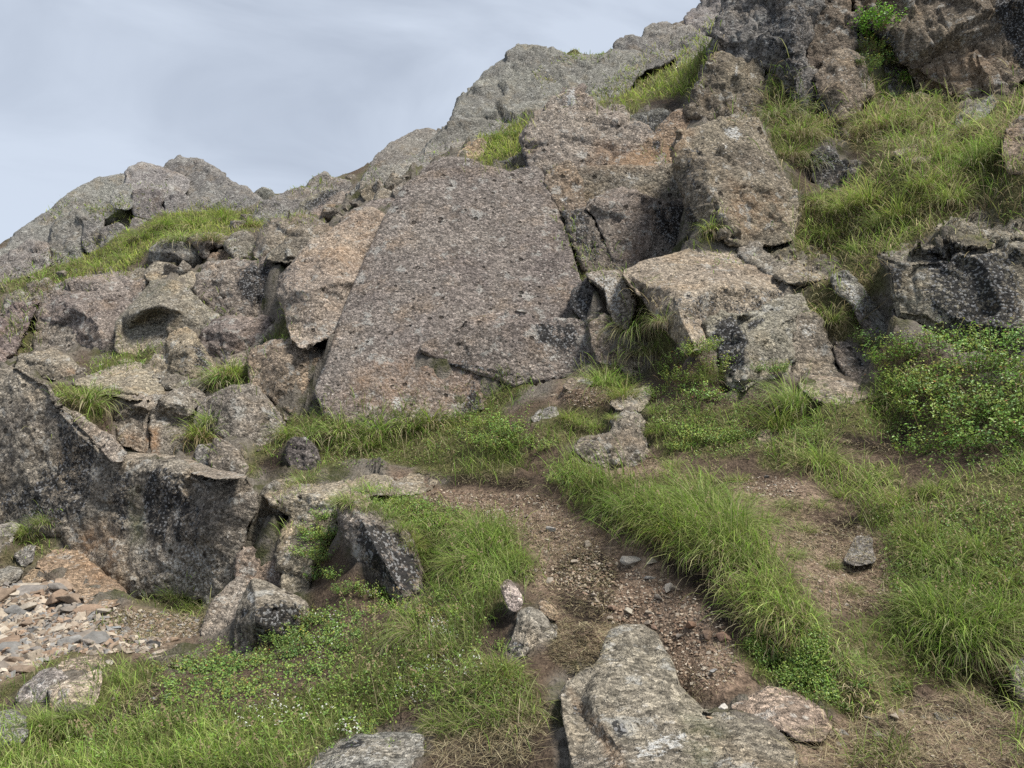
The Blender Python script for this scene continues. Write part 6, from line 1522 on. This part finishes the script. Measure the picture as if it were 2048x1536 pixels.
for lab, reg, x, y, sz, c in [('pale flat stone in the middle of the upper path', 'J', 815, 225, 26, (.46, .39, .31)), ('white grey cluster stone on the upper path near the grass', 'J', 600, 150, 26, (.50, .47, .43)),
        ('long grey stone at the foot of the turf edge', 'J', 1060, 330, 46, (.38, .35, .31)), ('pale stone beside the long grey one', 'J', 1180, 330, 22, (.46, .40, .32)), ('square grey stone among the brown chips', 'J', 1165, 430, 22, (.36, .34, .31)),
        ('pale plate of stone right of the square grey one', 'J', 1280, 490, 26, (.42, .38, .33)), ('round pale stone in the dark peat of the path', 'J', 1040, 620, 27, (.42, .38, .31)), ('large reddish brown stone by the turf edge', 'J', 1395, 710, 36, (.30, .19, .13)),
        ('reddish stone wedge under the dark turf edge', 'J', 1600, 775, 32, (.28, .18, .13)), ('brown flat stone left of the reddish wedge', 'J', 1510, 765, 36, (.26, .18, .13)), ('small grey pebble below the reddish stones', 'J', 1545, 975, 20, (.36, .35, .34)),
        ('white chip between the foreground boulders', 'J', 1600, 1185, 24, (.58, .55, .50)), ('tan pebble in the crack of the biggest boulder', 'J', 1520, 1245, 14, (.42, .30, .20)), ('little round cream pebble on the left shoulder of the biggest boulder', 'J', 696, 1020, 12, (.52, .42, .32)),
        ('pale stone on the bare edge left of the dark peat', 'J', 590, 445, 24, (.42, .37, .31)), ('long pale stone at the edge of the gravel', 'H', 605, 620, 32, (.44, .39, .32)), ('blue grey stone near the grass tuft in the gravel', 'H', 680, 720, 22, (.32, .34, .35)),
        ('small tan stone beside the flat tan slab', 'H', 1020, 790, 22, (.42, .31, .22)), ('black stone next to the flat tan slab', 'H', 890, 820, 34, (.05, .05, .05)), ('pale stone behind the pinkish boulder', 'H', 645, 925, 26, (.44, .40, .33))]:
    p = pts('%f,%f' % (x, y), reg)
    h = cast(p[:, 0], p[:, 1])[0]
    d = (h[:3] - EYE) @ FWD
    stone_at(h[:3], h[3:6], sz * d / FPX * 1.25, lab, None, c, .16)

def grit(name, label, areas, cols):
    """loose grit too small to count: tiny angular grains"""
    VV, FF, CC, off = [], [], [], 0
    tet = np.array([[-.5, -.35, 0], [.5, -.3, 0], [.1, .5, 0], [-.3, .25, .25], [.3, -.05, .42], [-.15, -.2, .35]])
    tf = np.array([[0, 1, 4], [0, 4, 5], [1, 2, 4], [2, 3, 4], [3, 0, 5], [3, 5, 4], [2, 0, 3]])
    for reg, s, n, lo, hi in areas:
        q = sample_poly(pts(s, reg), n)
        r = cast(q[:, 0], q[:, 1]); r = r[r[:, 6] > .5]
        P = r[:, :3]; d = (P - EYE) @ FWD; n = len(P)
        sz = (lo + (hi - lo) * RNG.random(n) ** 2.5) * d / FPX
        a = RNG.uniform(0, 6.28, n); ca, sa = np.cos(a), np.sin(a)
        T = tet[None] * sz[:, None, None] * RNG.uniform(.6, 1.3, (n, 1, 3)) + RNG.normal(0, .06, (n, 6, 3)) * sz[:, None, None]
        V = np.stack([T[..., 0] * ca[:, None] - T[..., 1] * sa[:, None], T[..., 0] * sa[:, None] + T[..., 1] * ca[:, None], T[..., 2]], -1) + P[:, None]
        VV.append(V.reshape(-1, 3)); FF.append((tf[None] + (np.arange(n) * 6)[:, None, None]).reshape(-1, 3) + off); off += n * 6
        c = np.array(cols)[RNG.integers(0, len(cols), n)] * RNG.uniform(.7, 1.15, (n, 1))
        CC.append(np.repeat(c, 6, 0))
    me = mesh_from(name, np.concatenate(VV), np.concatenate(FF), TWIGM, False); cattr(me, 'col', np.concatenate(CC))
    o = link(name, me); o.color = (1, 1, 1, 1); tag(o, label, 'gravel', None, 'stuff')
GC = STCOL
grit('gravel', 'loose angular gravel too fine to count below the low wall', [('H', '-60,470 100,470 260,440 420,470 480,560 560,640 640,640 700,720 800,760 1000,780 860,860 560,870 430,860 300,900 200,960 60,1010 -60,1060', 3300, 4, 22), ('H', '640,600 1200,650 1180,760 860,830 700,760', 900, 3, 10)], GC)
grit('path_grit', 'fine stony grit on the trodden path', [('J', '330,380 560,330 650,430 760,300 1000,330 1250,420 1480,560 1600,680 1640,760 1700,1000 1560,1080 1380,1090 1290,960 1260,800 1150,720 960,700 800,560', 2600, 2, 10),
     ('G', '800,880 950,920 1100,960 1300,990 1600,990 1780,1020 1900,1150 2048,1290 2048,1536 1800,1536 1700,1300 1560,1230 1300,1110 1050,1030 880,980', 2600, 2, 7), ('K', '700,150 1100,120 1250,300 1300,560 1000,640 800,500', 900, 2, 8),
     ('K', '800,1350 1350,1200 1700,1150 2048,1300 2048,1536 800,1536', 900, 2, 9), ('L', '1050,1040 1350,1030 1500,1090 1480,1150 1200,1160', 500, 2, 7), ('L', '0,560 300,500 450,560 200,640', 400, 2, 7)],
     [(.27, .205, .15), (.32, .265, .205), (.22, .16, .115), (.19, .13, .092), (.38, .33, .265)])

def litter(name, label, areas):
    VV, FF, CC, off = [], [], [], 0
    for reg, s, n, L0, dark in areas:
        q = sample_poly(pts(s, reg), n)
        r = cast(q[:, 0], q[:, 1]); r = r[(r[:, 7] > .5) & ((r[:, 6] > .5) | (r[:, 5] > .6))]
        P = r[:, :3] + np.array([0, 0, .006]); n = len(P)
        d = (P - EYE) @ FWD
        c0, c1 = blade_cols(n, 1.0); c0 = c0 * .8; c1 = c1 * .8
        k = np.where(RNG.random(n) < dark, .3, 1.0)[:, None]
        w = np.maximum(.0016, .5 * d / 745) * RNG.uniform(.6, 1.2, n)
        V, F, Cc = blade_arrays(P, L0 * RNG.uniform(.4, 1.3, n), w, RNG.uniform(0, 6.28, n), RNG.normal(1.42, .16, n), RNG.normal(.1, .35, n), c0 * k, c1 * k, L=3)
        VV.append(V); FF.append(F + off); CC.append(Cc); off += len(V)
    me = mesh_from(name, np.concatenate(VV), np.concatenate(FF), TWIGM); cattr(me, 'col', np.concatenate(CC))
    o = link(name, me); o.color = (1, 1, 1, 1); tag(o, label, 'straw', None, 'stuff')
litter('straw_litter', 'dead grass stems and straw strewn over bare ground', [
    ('J', '330,100 700,60 1000,250 960,700 880,900 640,860 560,560 420,480 560,330 420,200', 3200, .05, .35), ('G', '900,900 1200,960 1700,1000 2000,1240 2048,1536 1800,1400 1560,1230 1300,1110 1050,1030', 1500, .06, .3),
    ('K', '560,120 1100,120 1330,420 1250,620 900,660 780,520', 3000, .05, .25), ('K', '700,1340 1000,1250 1400,1150 1700,1050 2048,1150 2048,1536 700,1536', 3400, .07, .15),
    ('L', '1000,1040 1560,1130 1830,1350 2048,1400 2048,1536 1300,1536 1100,1330', 2600, .05, .3), ('L', '1650,830 2048,850 2048,930 1750,900', 500, .06, .3), ('L', '0,540 420,520 460,590 120,640', 600, .07, .3), ('L', '250,940 760,900 700,1000 370,1040', 600, .06, .3),
    ('H', '700,600 1200,640 1180,760 860,830 640,760', 1200, .06, .3), ('H', '640,1100 900,1020 940,1130 700,1330 560,1340', 700, .05, .4), ('I', '1080,1230 1560,1180 1760,1240 1650,1536 1080,1536', 1800, .07, .4),
    ('J', '620,700 960,700 880,940 700,1000 560,880', 1500, .05, .4), ('J', '1290,1230 1600,640 1740,880 1560,1120', 300, .05, .6), ('G', '880,860 1640,900 1640,970 1200,930', 700, .08, .5)])

# broken rock filling the gaps between the boulders
def rubble(reg, s, n, lo, hi, label, group, tint):
    q = sample_poly(pts(s, reg), n)
    r = cast(q[:, 0], q[:, 1])
    for h in r:
        if h[6] < .5: continue
        d = (h[:3] - EYE) @ FWD
        sz = (lo + (hi - lo) * rs.random() ** 1.5) * d / FPX
        o = link('rubble_stone', rs.choice(RUB))
        o.location = h[:3] - np.array([0, 0, sz * .12])
        o.scale = (sz * rs.uniform(.8, 1.2), sz * rs.uniform(.8, 1.2), sz * rs.uniform(1.1, 1.9))
        o.rotation_euler = (rs.gauss(0, .5), rs.gauss(0, .5), rs.uniform(0, 6.28))
        o.color = (*(np.array(TINT[tint]) * rs.uniform(.75, 1.1)), 1)
        tag(o, label, 'rubble', group, 'thing')
RUB = []
for _s in range(80, 88):
    _m = chip_mesh(_s); _m.materials.clear(); _m.materials.append(ROCK); RUB.append(_m)
rubble('A', '150,900 560,820 850,800 1150,800 1250,650 1500,520 1900,500 2048,420 2048,700 1600,1000 1500,1500 900,1500 300,1500 60,1350 100,1000', 190, 22, 62, 'broken stone wedged in a gap of the boulder field', 'rubble in the boulder field', 'n')
rubble('B', '200,300 640,280 560,440 430,520 200,560', 40, 14, 40, 'small broken stone in the pile beside the slab shoulder', 'rubble beside the slab shoulder', 'n')
rubble('A', '-20,1000 230,1000 190,1200 60,1400 -20,1450', 40, 16, 44, 'crumbling purple stone on the far left slope', 'rubble on the far left slope', 'p')
rubble('F', '1100,560 1700,420 1700,560 1500,800 1300,800 1180,700', 22, 18, 40, 'broken stone at the foot of the wide cracked boulder', 'rubble under the wide cracked boulder', 'n')
rubble('E', '380,190 850,190 1000,330 700,400 560,300', 26, 14, 36, 'knobbly broken stone behind the pale block', 'rubble behind the pale block', 'n')
rubble('B', '1580,860 1980,860 1960,1180 1700,1300 1640,1100', 26, 14, 38, 'broken stone in the cleft right of the huge slab', 'rubble in the cleft right of the slab', 'n')
rubble('M', '600,300 1400,280 1400,460 900,620 560,640', 1, 10, 20, 'loose stone on the big skyline crag', 'stones on the skyline crag', 'g')
